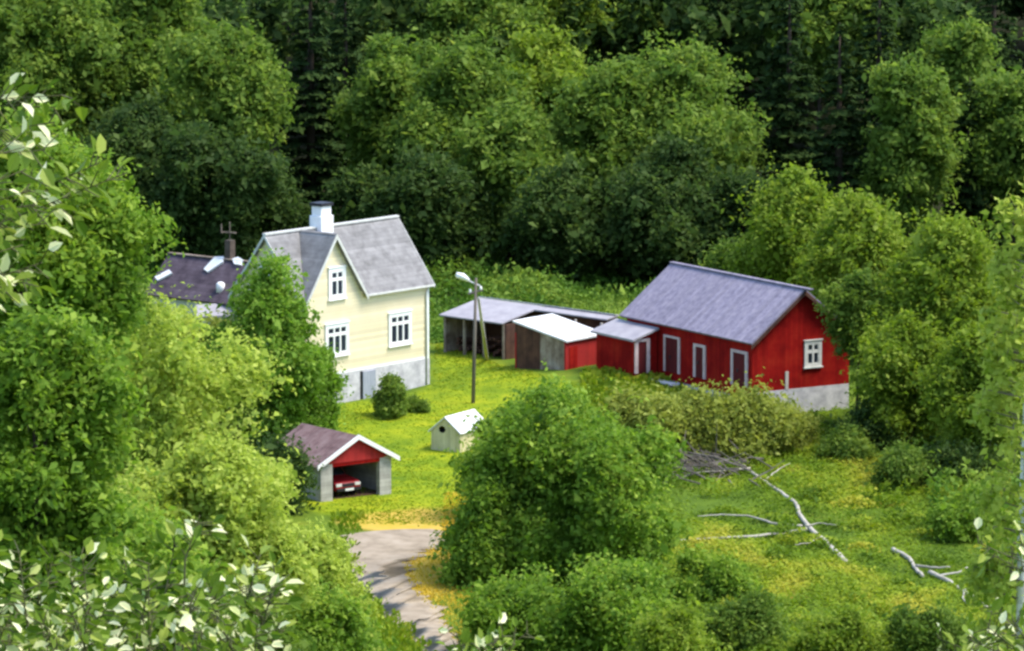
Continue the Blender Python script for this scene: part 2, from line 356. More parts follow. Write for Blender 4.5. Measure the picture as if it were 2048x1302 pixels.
forest = smooth(292, 306, GY - 6 * smooth(-2, -14, GX) * 0) * 1.0
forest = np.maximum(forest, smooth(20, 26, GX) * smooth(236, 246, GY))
ca = me.attributes.new('zone', 'FLOAT_COLOR', 'POINT')
ca.data.foreach_set('color', np.stack([lawn, np.clip(dry, 0, 1), forest, np.ones_like(lawn)], -1).astype(np.float32).ravel())
m, n, l, b = new_mat('grass_ground')
za = n.new('ShaderNodeAttribute'); za.attribute_name = 'zone'; sp = n.new('ShaderNodeSeparateColor'); l.new(za.outputs['Color'], sp.inputs[0])
tc = n.new('ShaderNodeTexCoord')
def nz(scale, det=8, st=None):
    q = n.new('ShaderNodeTexNoise'); q.inputs['Scale'].default_value = scale; q.inputs['Detail'].default_value = det; q.inputs['Roughness'].default_value = .7
    if st:
        mp = n.new('ShaderNodeMapping'); mp.inputs['Scale'].default_value = st; l.new(tc.outputs['Object'], mp.inputs[0]); l.new(mp.outputs[0], q.inputs['Vector'])
    else: l.new(tc.outputs['Object'], q.inputs['Vector'])
    return q.outputs[0]
n1, n2 = nz(.28), nz(.9, 10)
def mixc(f, a, bb):
    q = n.new('ShaderNodeMix'); q.data_type = 'RGBA'; l.new(f, q.inputs[0]); l.new(a, q.inputs[6]); l.new(bb, q.inputs[7]); return q.outputs[2]
meadow = ramp(n, [(.3, (.04, .08, .008)), (.5, (.085, .14, .012)), (.7, (.15, .185, .016))]); l.new(n1, meadow.inputs[0])
n3 = nz(.13, 6); n4 = n.new('ShaderNodeMath'); n4.operation = 'ADD'; n5 = n.new('ShaderNodeMath'); n5.operation = 'MULTIPLY_ADD'; n5.inputs[1].default_value = .5; n5.inputs[2].default_value = -.0
l.new(n3, n4.inputs[0]); l.new(n2, n4.inputs[1]); l.new(n4.outputs[0], n5.inputs[0])
lawnr = ramp(n, [(.36, (.065, .125, .007)), (.45, (.135, .20, .008)), (.52, (.20, .255, .009)), (.62, (.29, .31, .012))]); l.new(n5.outputs[0], lawnr.inputs[0])
dryr = ramp(n, [(.3, (.38, .29, .03)), (.7, (.50, .33, .075))]); l.new(n2, dryr.inputs[0])
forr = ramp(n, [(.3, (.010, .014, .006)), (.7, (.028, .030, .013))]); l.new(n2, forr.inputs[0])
def fuzz(ch, s=.55):
    a = n.new('ShaderNodeMath'); a.operation = 'MULTIPLY_ADD'; l.new(n2, a.inputs[0]); a.inputs[1].default_value = s; l.new(ch, a.inputs[2])
    q = n.new('ShaderNodeMapRange'); q.interpolation_type = 'SMOOTHSTEP'; l.new(a.outputs[0], q.inputs[0]); q.inputs[1].default_value = .5; q.inputs[2].default_value = 1.0; return q.outputs[0]
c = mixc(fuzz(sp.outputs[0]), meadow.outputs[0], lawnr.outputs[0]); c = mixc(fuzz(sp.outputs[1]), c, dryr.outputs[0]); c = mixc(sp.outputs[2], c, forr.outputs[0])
l.new(c, b.inputs['Base Color']); b.inputs['Roughness'].default_value = .95; b.inputs['Specular IOR Level'].default_value = .1
bp = n.new('ShaderNodeBump'); bp.inputs['Strength'].default_value = .8; bp.inputs['Distance'].default_value = .12; l.new(n2, bp.inputs['Height']); l.new(bp.outputs[0], b.inputs['Normal'])
me.materials.append(m)
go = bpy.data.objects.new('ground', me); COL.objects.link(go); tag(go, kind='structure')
me.polygons.foreach_set('use_smooth', [True] * len(me.polygons))

# gravel drive that climbs to the garage
dl = [G(*q) for q in [(700, 1066), (684, 1100), (715, 1165), (765, 1225), (830, 1280), (868, 1330), (905, 1390)]]
dr_ = [G(*q) for q in [(893, 1060), (878, 1092), (815, 1128), (835, 1180), (880, 1235), (935, 1300), (985, 1380)]]
rows = []
r = np.random.default_rng(3)
tt = np.linspace(0, len(dl) - 1, 90)
for t in tt:
    i = min(int(t), len(dl) - 2); q = t - i
    A = dl[i] * (1 - q) + dl[i + 1] * q; Bq = dr_[i] * (1 - q) + dr_[i + 1] * q
    A = A + np.array([r.normal(0, .22), 0, 0]); Bq = Bq + np.array([r.normal(0, .30), 0, 0])
    rows.append([A + (Bq - A) * u for u in np.linspace(0, 1, 9)])
rows = np.array(rows); rows[..., 2] = terr(rows[..., 0], rows[..., 1]) + .035 + .05 * np.sin(np.linspace(0, math.pi, 9))[None, :]
md = MB(); R_, C_ = rows.shape[:2]
md.add(rows.reshape(-1, 3), [(i * C_ + j, i * C_ + j + 1, (i + 1) * C_ + j + 1, (i + 1) * C_ + j) for i in range(R_ - 1) for j in range(C_ - 1)])
tag(md.build('driveway', M['gravel'], None, True), kind='structure')

# ------------------------------------------------------------------ building frames
class Frame:
    def __init__(s, X, Y, Z, th): s.o = np.array([X, Y, Z]); s.th = th; s.u = np.array([math.cos(th), math.sin(th), 0]); s.v = np.array([-math.sin(th), math.cos(th), 0])
    def loc(s, P): d = np.asarray(P) - s.o; return np.array([d @ s.u, d @ s.v, d[2]])
    def plane(s, px, py, nl, pl):               # line of sight meets the local plane through pl with normal nl
        N = nl[0] * s.u + nl[1] * s.v + np.array([0, 0, nl[2]]); P0 = s.o + pl[0] * s.u + pl[1] * s.v + np.array([0, 0, pl[2]])
        o = np.array([0, 0, HCAM]); d = ray(px, py); return s.loc(o + d * ((P0 - o) @ N) / (d @ N))
def window_unit(parent, x, z, w, h, lights, face='y', off=0, upper=.28, mat='white', casing=.17):
    """casement window on the wall plane local y=off (or x=off): casing, bars, panes; outside is the negative side"""
    def bx(m_, x0, x1, d0, d1, z0, z1):
        return m_.box(x0, x1, off - d1, off - d0, z0, z1) if face == 'y' else m_.box(off - d1, off - d0, x0, x1, z0, z1)
    fr = MB(); c_ = casing
    bx(fr, x - w / 2, x - w / 2 + c_, .0, .08, z - h / 2, z + h / 2); bx(fr, x + w / 2 - c_, x + w / 2, .0, .08, z - h / 2, z + h / 2)
    bx(fr, x - w / 2 + c_, x + w / 2 - c_, .0, .078, z - h / 2, z - h / 2 + c_ * .8); bx(fr, x - w / 2 + c_, x + w / 2 - c_, .0, .078, z + h / 2 - c_, z + h / 2)
    iw = w - 2 * c_; z0, z1 = z - h / 2 + c_ * .8, z + h / 2 - c_; zt = z1 - (z1 - z0) * upper
    bw = .115
    for k in range(1, lights): xx = x - iw / 2 + iw * k / lights; bx(fr, xx - bw / 2, xx + bw / 2, .0, .074, z0, z1)
    bx(fr, x - iw / 2, x + iw / 2, .0, .07, zt - bw / 2, zt + bw / 2)
    e = .05
    for k in range(lights):
        xa, xb = x - iw / 2 + iw * k / lights, x - iw / 2 + iw * (k + 1) / lights
        bx(fr, xa, xa + e, 0, .06, z0, z1); bx(fr, xb - e, xb, 0, .06, z0, z1); bx(fr, xa, xb, 0, .058, z0, z0 + e); bx(fr, xa, xb, 0, .058, z1 - e, z1)
        bx(fr, xa, xb, 0, .057, zt + bw / 2, zt + bw / 2 + .07)
    fo = fr.build('window', M[mat], parent)
    pn = MB(); bx(pn, x - iw / 2, x + iw / 2, .005, .022, z0, z1); pn.build('pane', M['glass'], fo)
    sl = MB(); bx(sl, x - w / 2 - .06, x + w / 2 + .06, .0, .14, z - h / 2 - .07, z - h / 2); sl.build('sill', M[mat], fo); sl = MB(); bx(sl, x - w / 2 - .05, x + w / 2 + .05, .0, .12, z + h / 2, z + h / 2 + .07)
    sl.build('head_board', M[mat], fo)
    return fo

# ------------------------------------------------------------------ the yellow house
L_, W_, HE, HR, HF, OG, OF, CC, CW = 10.796, 5.071, 6.339, 9.727, 1.79, .236, .224, 2.645, 2.60
hf_ = Frame(-11.644, 267, -.158, .8793)
house = empty('house', hf_.o, hf_.th, 'pale yellow two storey house with grey slate roof, steep front gable and white chimney', 'house')
kk = (HR - HE) / (W_ / 2); ZE = HE - OF * kk; yr = W_ / 2
w = MB(); T = .2; wh = (HR - .16 - HE) / ((HR - ZE) / CW)
w.ext([(0, 0, HF), (L_, 0, HF), (L_, 0, HE), (CC + wh, 0, HE), (CC, 0, HR - .16), (CC - wh, 0, HE), (0, 0, HE)], (0, T, 0))
w.ext([(0, W_, HF), (L_, W_, HF), (L_, W_, HE), (0, W_, HE)], (0, -T, 0))
for x, d in ((0, T), (L_, -T)):
    w.ext([(x, T + .001, HF), (x, W_ - T - .001, HF), (x, W_ - T - .001, HE + .1), (x, yr, HR - .16), (x, T + .001, HE + .1)], (d, 0, 0))
w.build('wall', M['yellow'], house)
MB().box(-.04, L_ + .04, -.04, W_ + .04, -1.2, HF - .003).build('foundation', M['stone'], house)
nf = np.array([0, kk, -1.0]); nf = nf / np.linalg.norm(nf) * .14; nb = nf * np.array([1, -1, 1])
rf = MB()
rf.ext([(-OG, yr, HR), (CC, yr, HR), (CC - CW, -OF, ZE), (-OG, -OF, ZE)], nf)
rf.ext([(CC, yr, HR), (L_ + OG, yr, HR), (L_ + OG, -OF, ZE), (CC + CW, -OF, ZE)], nf)
rf.ext([(-OG, yr, HR), (L_ + OG, yr, HR), (L_ + OG, W_ + OF, ZE), (-OG, W_ + OF, ZE)], nb)
roof = rf.build('roof', M['slate'], house)
kc = (HR - ZE) / CW; nl_ = np.array([kc, 0, -1.0]); nl_ = nl_ / np.linalg.norm(nl_) * .13
g = MB()
g.ext([(CC, -OF - .06, HR + .02), (CC, yr, HR + .02), (CC - CW - .03, -OF - .06, ZE - .02)], nl_)
g.ext([(CC, -OF - .06, HR + .02), (CC, yr, HR + .02), (CC + CW + .03, -OF - .06, ZE - .02)], nl_ * np.array([-1, 1, 1]))
g.build('gable_roof', M['slate'], house)
MB().box(-OG - .03, L_ + OG + .03, yr - .12, yr + .12, HR - .03, HR + .07).build('ridge_cap', M['offwhite'], roof)
bb = MB()                                        # barge boards of the gables
for sx in (-1, 1):
    bb.ext([(CC, -OF - .10, HR - .02), (CC + sx * (CW + .03), -OF - .10, ZE - .06), (CC + sx * (CW + .03), -OF - .10, ZE - .30), (CC, -OF - .10, HR - .30)], (0, .035, 0))
bb.build('barge_board', M['offwhite'], house)
for x in (-OG - .045, L_ + OG + .012):
    b2 = MB()
    for sy in (-1, 1):
        b2.ext([(x, yr, HR + .02), (x, yr + sy * (yr + OF), ZE + .02), (x, yr + sy * (yr + OF), ZE - .2), (x, yr, HR - .2)], (.035, 0, 0))
    b2.build('barge_board', M['offwhite'], house)
MB().box(CC + CW + .05, L_ + OG, -OF - .10, -OF - .004, ZE - .10, ZE + .0).build('gutter', M['offwhite'], house)
cb = MB()
MB().box(L_ - .139, L_ + .021, -.02, .12, HF, HE - .12).build('corner_board', M['white'], house)
MB().box(-.02, .14, -.02, .12, HF, HE - .3).build('corner_board', M['white'], house)
MB().tube([(L_ - .28, -OF - .05, ZE - .08), (L_ - .28, -.07, ZE - .45), (L_ - .28, -.07, .2)], .05, 8).build('downpipe', M['offwhite'], house, True)
MB().box(.1, L_ - .1, -.03, -.002, HF - .05, HF + .12).build('base_board', M['white'], house)
p = hf_.plane(673, 566, (0, 1, 0), (0, 0, 0)); window_unit(house, p[0], p[2], 1.42, 1.75, 2, upper=.34, casing=.24)
p = hf_.plane(673, 679, (0, 1, 0), (0, 0, 0)); window_unit(house, p[0], p[2], 1.95, 1.80, 3, upper=.30, casing=.2)
p = hf_.plane(799, 657, (0, 1, 0), (0, 0, 0)); window_unit(house, p[0], p[2], 1.95, 1.85, 3, upper=.30, casing=.2)
window_unit(house, 2.5, 4.2, 1.2, 1.6, 2, face='x', off=0)
window_unit(house, 2.5, 7.2, 1.0, 1.3, 2, face='x', off=0)
pa, pb = hf_.plane(722, 742, (0, 1, 0), (0, -.04, 0)), hf_.plane(748, 806, (0, 1, 0), (0, -.04, 0))
dz0 = float(terr(*(hf_.o + pa[0] * hf_.u)[:2])) - hf_.o[2] - .05
dw = MB().box(pa[0] + .12, pb[0] + .1, -.10, -.045, dz0, HF - .12).build('door', M['greydoor'], house)
MB().box(pb[0] - .06, pb[0] - .02, -.16, -.10, .6, .72).build('handle', M['steel'], dw)
MB().box(pa[0] - .08, pa[0] + .118, -.052, -.043, dz0, HF - .08).build('door_reveal', M['black'], house)  # flat black strip painted for the shaded gap beside the door
chx = hf_.plane(643, 440, (0, 1, 0), (0, yr, 0)); ct = hf_.plane(643, 409, (0, 1, 0), (0, yr, 0))
ch = MB().box(chx[0] - .52, chx[0] + .52, yr - .45, yr + .45, HR - .9, HR + .65); ch.box(chx[0] - .42, chx[0] + .42, yr - .37, yr + .37, HR + .65, ct[2] - .05)
cho = ch.build('chimney', M['chimney'], house, bevel=.03)
MB().box(chx[0] - .5, chx[0] + .5, yr - .45, yr + .45, ct[2] - .05, ct[2] + .12).build('chimney_cap', M['black'], cho)
# loose stone step at the corner of the house
sp0 = G(704, 800); st = MB()
st.box(-.75, .75, -.55, .55, -.2, .16); st.box(-.55, .6, -.1, .75, .16, .34)
tag(st.build('stone_step', M['whitesheet'], None, bevel=.03), 'pale stone step on the grass by the basement door of the yellow house', 'step').location = sp0 + np.array([0, .6, .0])
bpy.data.objects['stone_step'].rotation_euler = (0, 0, .88)

# ------------------------------------------------------------------ red barn
BL, BW, BE, BR, BF, BOG, BOF = 12.677, 6.541, 4.336, 6.893, 1.299, .375, .301
bf = Frame(13.197, 265, -.076, .5496)
barn = empty('barn', bf.o, bf.th, 'long red wooden barn with blue grey sheet roof on pale stone foundation', 'barn')
bk = (BR - BE) / (BW / 2); BZ = BE - BOF * bk; xm = BW / 2
w = MB()
w.ext([(0, 0, BF), (BW, 0, BF), (BW, 0, BE), (xm, 0, BR - .16), (0, 0, BE)], (0, .18, 0))
w.ext([(0, BL, BF - 1), (BW, BL, BF - 1), (BW, BL, BE), (xm, BL, BR - .16), (0, BL, BE)], (0, -.18, 0))
w.ext([(0, .181, BF - .35), (0, BL - .181, BF - .35), (0, BL - .181, BE - .12), (0, .181, BE - .12)], (.18, 0, 0))
w.ext([(BW, .181, BF), (BW, BL - .181, BF), (BW, BL - .181, BE - .12), (BW, .181, BE - .12)], (-.18, 0, 0))
w.build('wall', M['red'], barn)
MB().box(.03, BW - .02, .04, BL - .03, -1.2, BF - .36).box(.031, BW - .021, -.03, .039, -1.2, BF - .004).build('foundation', M['stone'], barn)
nn = np.array([bk, 0, -1.0]); nn = nn / np.linalg.norm(nn) * .13
rb = MB()
rb.ext([(xm, -BOG, BR), (xm, BL + BOG, BR), (-BOF, BL + BOG, BZ), (-BOF, -BOG, BZ)], nn)
rb.ext([(xm + .001, -BOG, BR), (xm + .001, BL + BOG, BR), (BW + BOF, BL + BOG, BZ), (BW + BOF, -BOG, BZ)], nn * np.array([-1, 1, 1]))
ro = rb.build('roof', M['bluezinc'], barn)
MB().box(xm - .14, xm + .14, -BOG - .6, BL + BOG, BR - .02, BR + .05).build('ridge_cap', M['bluezinc'], ro)
bb = MB()
for sx in (-1, 1):
    bb.ext([(xm, -BOG - .03, BR - .12), (xm + sx * (xm + BOF), -BOG - .03, BZ - .12), (xm + sx * (xm + BOF), -BOG - .03, BZ - .34), (xm, -BOG - .03, BR - .34)], (0, .03, 0))
bb.build('barge_board', M['brownwood'], barn)
def door_frame(pxl, pxr, pyt, pyb, width=.22):
    a, c = bf.plane(pxl, pyt, (1, 0, 0), (0, 0, 0)), bf.plane(pxr, pyb, (1, 0, 0), (0, 0, 0))
    y0, y1 = sorted((a[1], c[1])); zt, zb = a[2], c[2]
    do = MB().box(-.05, -.003, y0 + .02, y1 - .02, zb, zt - .02).build('door', M['reddark'], barn)
    MB().box(-.10, -.051, (y0 + y1) / 2 + .12, (y0 + y1) / 2 + .2, zb + .75, zb + .95).build('handle', M['black'], do)
    fr = MB().box(-.09, -.004, y0 - width / 2, y0 + width / 2, zb, zt); fr.box(-.09, -.004, y1 - width / 2, y1 + width / 2, zb, zt); fr.box(-.088, -.004, y0 - width / 2, y1 + width / 2, zt, zt + width * .7)
    fr.build('door_frame', M['pinktrim'], do)
door_frame(1331, 1359, 673, 748, .17); door_frame(1391, 1410, 692, 758); door_frame(1466, 1494, 703, 775)
p = bf.plane(1625, 707, (0, 1, 0), (0, 0, 0)); window_unit(barn, p[0], p[2], 1.15, 1.45, 2, upper=.4, mat='offwhite', casing=.2)
p = bf.plane(1573, 752, (0, 1, 0), (0, 0, 0)); MB().box(p[0] - .10, p[0] + .10, -.05, -.003, BF, BF + 1.0).build('plank', M['palepost'], barn)
# pale bench / trough in front of the barn doors
q = bf.plane(1328, 742, (1, 0, 0), (-.9, 0, 0)); Q = bf.o + q[0] * bf.u + q[1] * bf.v
zg = float(terr(Q[0], Q[1]))
tr = empty('bench', (Q[0], Q[1], zg), bf.th, 'pale low bench in front of the red barn doors', 'bench')
MB().box(-.3, .3, -1.15, 1.15, .42, .5).build('seat', M['steel'], tr)
for s_ in (-1, 1): MB().box(-.25, .25, s_ * .9 - .05, s_ * .9 + .05, -.1, .42).build('leg', M['greywood'], tr)
# lean-to against the barn's front wall
la, lb = bf.plane(1236, 635, (1, 0, 0), (-.02, 0, 0)), bf.plane(1322, 656, (1, 0, 0), (-.02, 0, 0))
def on_dir(px, py, y): return bf.plane(px, py, (0, 1, 0), (0, y, 0))
l1, l2_ = on_dir(1256, 686, lb[1]), on_dir(1190, 655, la[1])
zt, zl = (la[2] + lb[2]) / 2, (l1[2] + l2_[2]) / 2; xo = (l1[0] + l2_[0]) / 2; y0, y1 = lb[1], la[1]
ln = empty('lean_to', bf.o + y0 * bf.v, bf.th, 'red lean-to with flat grey sheet roof built against the left end of the barn', 'shed')
ym = y1 - y0
MB().ext([(-.14, 0, zt), (-.14, ym, zt), (xo, ym, zl), (xo, 0, zl)], (0, 0, -.12)).build('roof', M['greysheet'], ln)
MB().ext([(-.12, .25, -.5), (xo + .3, .25, -.5), (xo + .3, .25, zl - .1), (-.12, .25, zt - .16)], (0, .12, 0)).box(xo + .3, xo + .42, .371, ym - .2, -.5, zl - .1).build('wall', M['red'], ln)

lfr = Frame(*(bf.o + y0 * bf.v), bf.th); d0, d1 = lfr.plane(1272, 684, (0, 1, 0), (0, .25, 0)), lfr.plane(1295, 738, (0, 1, 0), (0, .25, 0))
ldo = MB().box(d0[0], d1[0], .21, .247, d1[2] - .2, d0[2]).build('door', M['reddark'], ln)
MB().box(d0[0] - .11, d0[0] + .11, .16, .246, d1[2] - .2, d0[2]).box(d1[0] - .11, d1[0] + .11, .16, .246, d1[2] - .2, d0[2]).box(d0[0] - .11, d1[0] + .11, .162, .246, d0[2], d0[2] + .16).build('door_frame', M['pinktrim'], ldo)

# ------------------------------------------------------------------ small white-roofed shed
th = math.radians(52); D0 = 276.0
c0 = at(1131, 748, D0); zt0 = at(1131, 683, D0)[2]
sf = Frame(c0[0], D0, c0[2], th)
su = sf.plane(1206, 668, (0, 1, 0), (0, 0, 0)); zf = (zt0 - c0[2])
sv = sf.plane(1030, 645, (1, 0, 0), (0, 0, 0))
Ls, Ws, zb_ = su[0], sv[1], sv[2]
shed = empty('shed', sf.o, th, 'small shed with bright white sloping roof, red front and grey board side', 'shed')
kz = (zb_ - zf) / Ws
MB().ext([(-.12, -.15, zf - .15 * kz), (Ls + .1, -.15, zf - .15 * kz), (Ls + .1, Ws + .1, zb_ + .1 * kz), (-.12, Ws + .1, zb_ + .1 * kz)], (0, 0, .1)).build('roof', M['whitesheet'], shed)
MB().ext([(.0, 0, -.5), (Ls, 0, -.5), (Ls, 0, zf - .02), (0, 0, zf - .02)], (0, .1, 0)).box(Ls - .1, Ls, .101, Ws - .101, -.5, zf - .03).box(0, Ls, Ws - .1, Ws, -.5, zf + .2).build('wall', M['redbright'], shed)
MB().ext([(0, .101, -.5), (0, Ws * .5, -.5), (0, Ws * .5, zf + kz * Ws * .5 - .03), (0, .101, zf - .03)], (.1, 0, 0)).build('side_wall', M['greywood'], shed)
MB().ext([(0.01, Ws * .5, -.5), (0.01, Ws, -.5), (0.01, Ws, zb_ - .04), (0.01, Ws * .5, zf + kz * Ws * .5 - .04)], (.1, 0, 0)).build('board_wall', M['brownwood'], shed)
MB().box(.35, 1.1, -.03, -.004, -.4, 1.5).build('door', M['red'], shed)

# ------------------------------------------------------------------ long open woodshed behind it
th = math.radians(45); D1 = 289.0
A = at(960, 595, D1); zg = float(terr(A[0], D1))
lf = Frame(A[0], D1, zg, th); zR = A[2] - zg
# local +x = back right, +y = back left; the ridge runs along -y from the origin
r_end = lf.plane(1240, 630, (0, 0, 1), (0, 0, zR)); r_mid = lf.plane(1092, 611, (0, 0, 1), (0, 0, zR))
ev = lf.plane(878, 629, (0, 1, 0), (0, 0, 0)); xe, ze = ev[0], ev[2]
ws = empty('woodshed', lf.o, th, 'long low open woodshed with grey sheet roof behind the lamp pole and white-roofed shed', 'shed')
ymid, yend = r_mid[1], r_end[1]
ro_ = MB().ext([(0, 0, zR), (0, ymid, zR), (xe, ymid, ze), (xe, 0, ze)], (0, 0, -.08)).build('roof', M['greysheet'], ws)
q = .42
MB().ext([(.3, ymid - .004, zR + .02), (.3, yend, zR + .02), (xe * q * .5, yend, zR + (ze - zR) * q * .5), (xe * q * .5, ymid - .004, zR + (ze - zR) * q * .5)], (0, 0, -.08)).build('back_roof', M['greysheet'], ws)
MB().ext([(.32, .1, zR - .02), (.32, yend, zR - .02), (0.02, yend, zR + .035), (0.02, .1, zR + .035)], (0, 0, .04)).build('ridge_cap', M['whitesheet'], ws)
MB().box(.0, .1, yend, -.1, -.5, zR - .1).box(xe + .3, -.001, ymid - .05, ymid + .05, -.5, ze - .1).box(-.9, -.001, yend, yend + .1, -.5, zR - .35).build('wall', M['brownwood'], ws)
MB().box(xe + .35, -.001, -.25, -.15, -.5, ze - .15).build('end_wall', M['greywood'], ws)
for yy_ in np.linspace(-.25, ymid + .1, 4):
    MB().box(xe + .2, xe + .34, yy_ - .07, yy_ + .07, -.5, ze - .085).build('post', M['greywood'], ws)
for yy_ in np.linspace(ymid - 1.5, yend + .2, 3):
    MB().box(-1.0, -.88, yy_ - .06, yy_ + .06, -.5, zR - .35).build('post', M['palepost'], ws)
wl_ = MB(); r = np.random.default_rng(8)
for i in range(42):
    yy_ = r.uniform(ymid + .3, -.5); zz_ = r.uniform(.0, 1.1); wl_.tube([(xe + .7 + r.uniform(0, .2), yy_, zz_), (xe + 1.5, yy_ + r.normal(0, .03), zz_)], r.uniform(.08, .13), 6)
tag(wl_.build('firewood_stack', M['brownwood'], None), 'stacked brown firewood in the shade of the open woodshed', 'firewood')
fw = bpy.data.objects['firewood_stack']; fw.location = lf.o; fw.rotation_euler = (0, 0, th)

# ------------------------------------------------------------------ garage with the red car
GL, GW_, GE, GR, GOG, GOF = 4.6, 4.389, 2.083, 3.254, .218, .318
gf = Frame(-9.669, 243, -1.004, .6515)
gar = empty('garage', gf.o, gf.th, 'small open garage with red gable, white barge boards and maroon tiled roof', 'garage')
gk = (GR - GE) / (GW_ / 2); gz = GE - GOF * gk; gx = GW_ / 2
MB().box(.0, .72, 0, .3, -.6, GE - .05).box(GW_ - .72, GW_, 0, .3, -.6, GE - .05).box(0, .2, .301, GL, -.6, GE - .02).box(GW_ - .2, GW_, .301, GL, -.6, GE - .02).box(.2, GW_ - .2, GL - .2, GL, -.6, GE - .02).build('wall', M['block'], gar)
MB().ext([(.55, -.03, GE - .16), (GW_ - .55, -.03, GE - .16), (GW_ - .1, -.03, GE + .0), (gx, -.03, GR - .16), (.1, -.03, GE + .0)], (0, .12, 0)).build('gable', M['redbright'], gar)
MB().box(.721, GW_ - .721, -.0, .16, GE - .34, GE - .163).build('lintel', M['red'], gar)
ng = np.array([gk, 0, -1.0]); ng = ng / np.linalg.norm(ng) * .12
rg = MB()
rg.ext([(gx, -GOG, GR), (gx, GL + .2, GR), (-GOF, GL + .2, gz), (-GOF, -GOG, gz)], ng)
rg.ext([(gx + .001, -GOG, GR), (gx + .001, GL + .2, GR), (GW_ + GOF, GL + .2, gz), (GW_ + GOF, -GOG, gz)], ng * np.array([-1, 1, 1]))
rg.build('roof', M['maroontile'], gar)
for sx in (-1, 1):
    xe_ = gx + sx * (gx + GOF + .05)
    MB().ext([(gx, -GOG - .045, GR + .05), (xe_, -GOG - .045, gz + .02), (xe_, -GOG - .045, gz - .22), (gx, -GOG - .045, GR - .20)], (0, .042, 0)).build('barge_board', M['white'], gar)
MB().box(-GOF - .1, -GOF - .004, -GOG, GL + .2, gz - .13, gz - .03).build('gutter', M['greywood'], gar)
MB().box(.2, GW_ - .2, .3, GL - .2, -.6, .04).build('floor', M['brownwood'], gar)
# car: nose outwards
co = gf.o + (gx - .2) * gf.u + .42 * gf.v
car = empty('car', (co[0], co[1], co[2] + .06), gf.th, 'red car parked nose out inside the small garage', 'car')
prof = [(0, .30), (0, .62), (.12, .76), (.95, .88), (1.35, .92), (3.0, .95), (3.2, .88), (3.25, .35)]
MB().ext([(-.78, y, z) for y, z in prof], (1.56, 0, 0)).build('body', M['carred'], car, bevel=.06)
cab = [(1.05, .90), (1.65, 1.36), (2.75, 1.38), (3.12, .92)]
MB().ext([(-.66, y, z) for y, z in cab], (1.32, 0, 0)).build('cabin', M['carred'], car, bevel=.05)
MB().ext([(-.58, 1.06, .93), (.58, 1.06, .93), (.52, 1.58, 1.33), (-.52, 1.58, 1.33)], (0, -.03, .02)).build('windscreen', M['glass'], car)
for s_ in (-1, 1):
    MB().box(s_ * .58 - .17, s_ * .58 + .17, -.03, .05, .52, .68).build('headlight', M['lens'], car, bevel=.02)
    for y in (.62, 2.62):
        wb = MB().tube([(s_ * .62, y, .26), (s_ * .80, y, .26)], .31, 16).build('wheel', M['rubber'], car)
        MB().tube([(s_ * .795, y, .26), (s_ * .815, y, .26)], .18, 12).build('rim', M['steel'], wb)
MB().box(-.76, .76, -.10, .05, .28, .44).build('bumper', M['rubber'], car, bevel=.03)
MB().box(-.36, .36, -.02, .02, .5, .66).build('grille', M['black'], car)
MB().box(-.26, .26, -.125, -.10, .31, .42).build('number_plate', M['white'], car)

# ------------------------------------------------------------------ cream playhouse with a round hole
th = math.radians(60); k0 = G(920, 906)
kf = Frame(k0[0], k0[1], k0[2], th)
# local +x = along the ridge (back right); +y = across the gable to the left
kw = 1.78; kl = 2.9; ke = kf.plane(922, 863, (0, 1, 0), (0, 0, 0))[2]; kr = kf.plane(884, 833, (1, 0, 0), (0, 0, 0))[2]
ph = empty('playhouse', kf.o, th, 'small cream playhouse with white sheet roof and round dark hole in its gable', 'playhouse')
w = MB().box(.0, kl, 0, .08, -.3, ke).box(0, kl, kw - .08, kw, -.3, ke)
# gable with a round opening
ang = np.linspace(0, 2 * math.pi, 17)[:-1]; hc = kf.plane(884, 859, (1, 0, 0), (0, 0, 0)); hr_ = .22
cir = [(hr_ * math.cos(a) + hc[1], hr_ * math.sin(a) * .85 + hc[2]) for a in ang]
def edge(a):
    d = np.array([math.cos(a), math.sin(a)]); o = np.array([hc[1], hc[2]]); best = 9e9
    poly = [(.081, -.3), (kw - .081, -.3), (kw - .081, ke), (kw / 2, kr - .05), (.081, ke)]
    for i in range(5):
        p0, p1 = np.array(poly[i]), np.array(poly[(i + 1) % 5]); e = p1 - p0; den = d[0] * e[1] - d[1] * e[0]
        if abs(den) > 1e-9:
            t = ((p0 - o)[0] * e[1] - (p0 - o)[1] * e[0]) / den; u_ = ((p0 - o)[0] * d[1] - (p0 - o)[1] * d[0]) / den
            if t > 0 and -1e-6 <= u_ <= 1 + 1e-6: best = min(best, t)
    return o + d * best
ed = [edge(a) for a in ang]
for i in range(16):
    j = (i + 1) % 16
    w.ext([(0, *cir[i]), (0, *ed[i]), (0, *ed[j]), (0, *cir[j])], (.06, 0, 0))
w.ext([(kl - .06, .081, -.3), (kl - .06, kw - .081, -.3), (kl - .06, kw - .081, ke), (kl - .06, kw / 2, kr - .05), (kl - .06, .081, ke)], (.06, 0, 0))
w.build('wall', M['cream'], ph)
MB().box(.5, .52, .1, kw - .1, 0, ke).build('dark_inside', M['black'], ph)  # black board added for the shade seen through the hole
ks = (kr - ke) / (kw / 2)
kn = np.array([0, ks, -1.0]); kn = kn / np.linalg.norm(kn) * .06
MB().ext([(-.12, kw / 2, kr + .02), (kl + .12, kw / 2, kr + .02), (kl + .12, -.14, ke - .14 * ks + .02), (-.12, -.14, ke - .14 * ks + .02)], kn).ext([(-.12, kw / 2 + .001, kr + .02), (kl + .12, kw / 2 + .001, kr + .02), (kl + .12, kw + .14, ke - .14 * ks + .02), (-.12, kw + .14, ke - .14 * ks + .02)], kn * np.array([1, -1, 1])).build('roof', M['whitesheet'], ph)

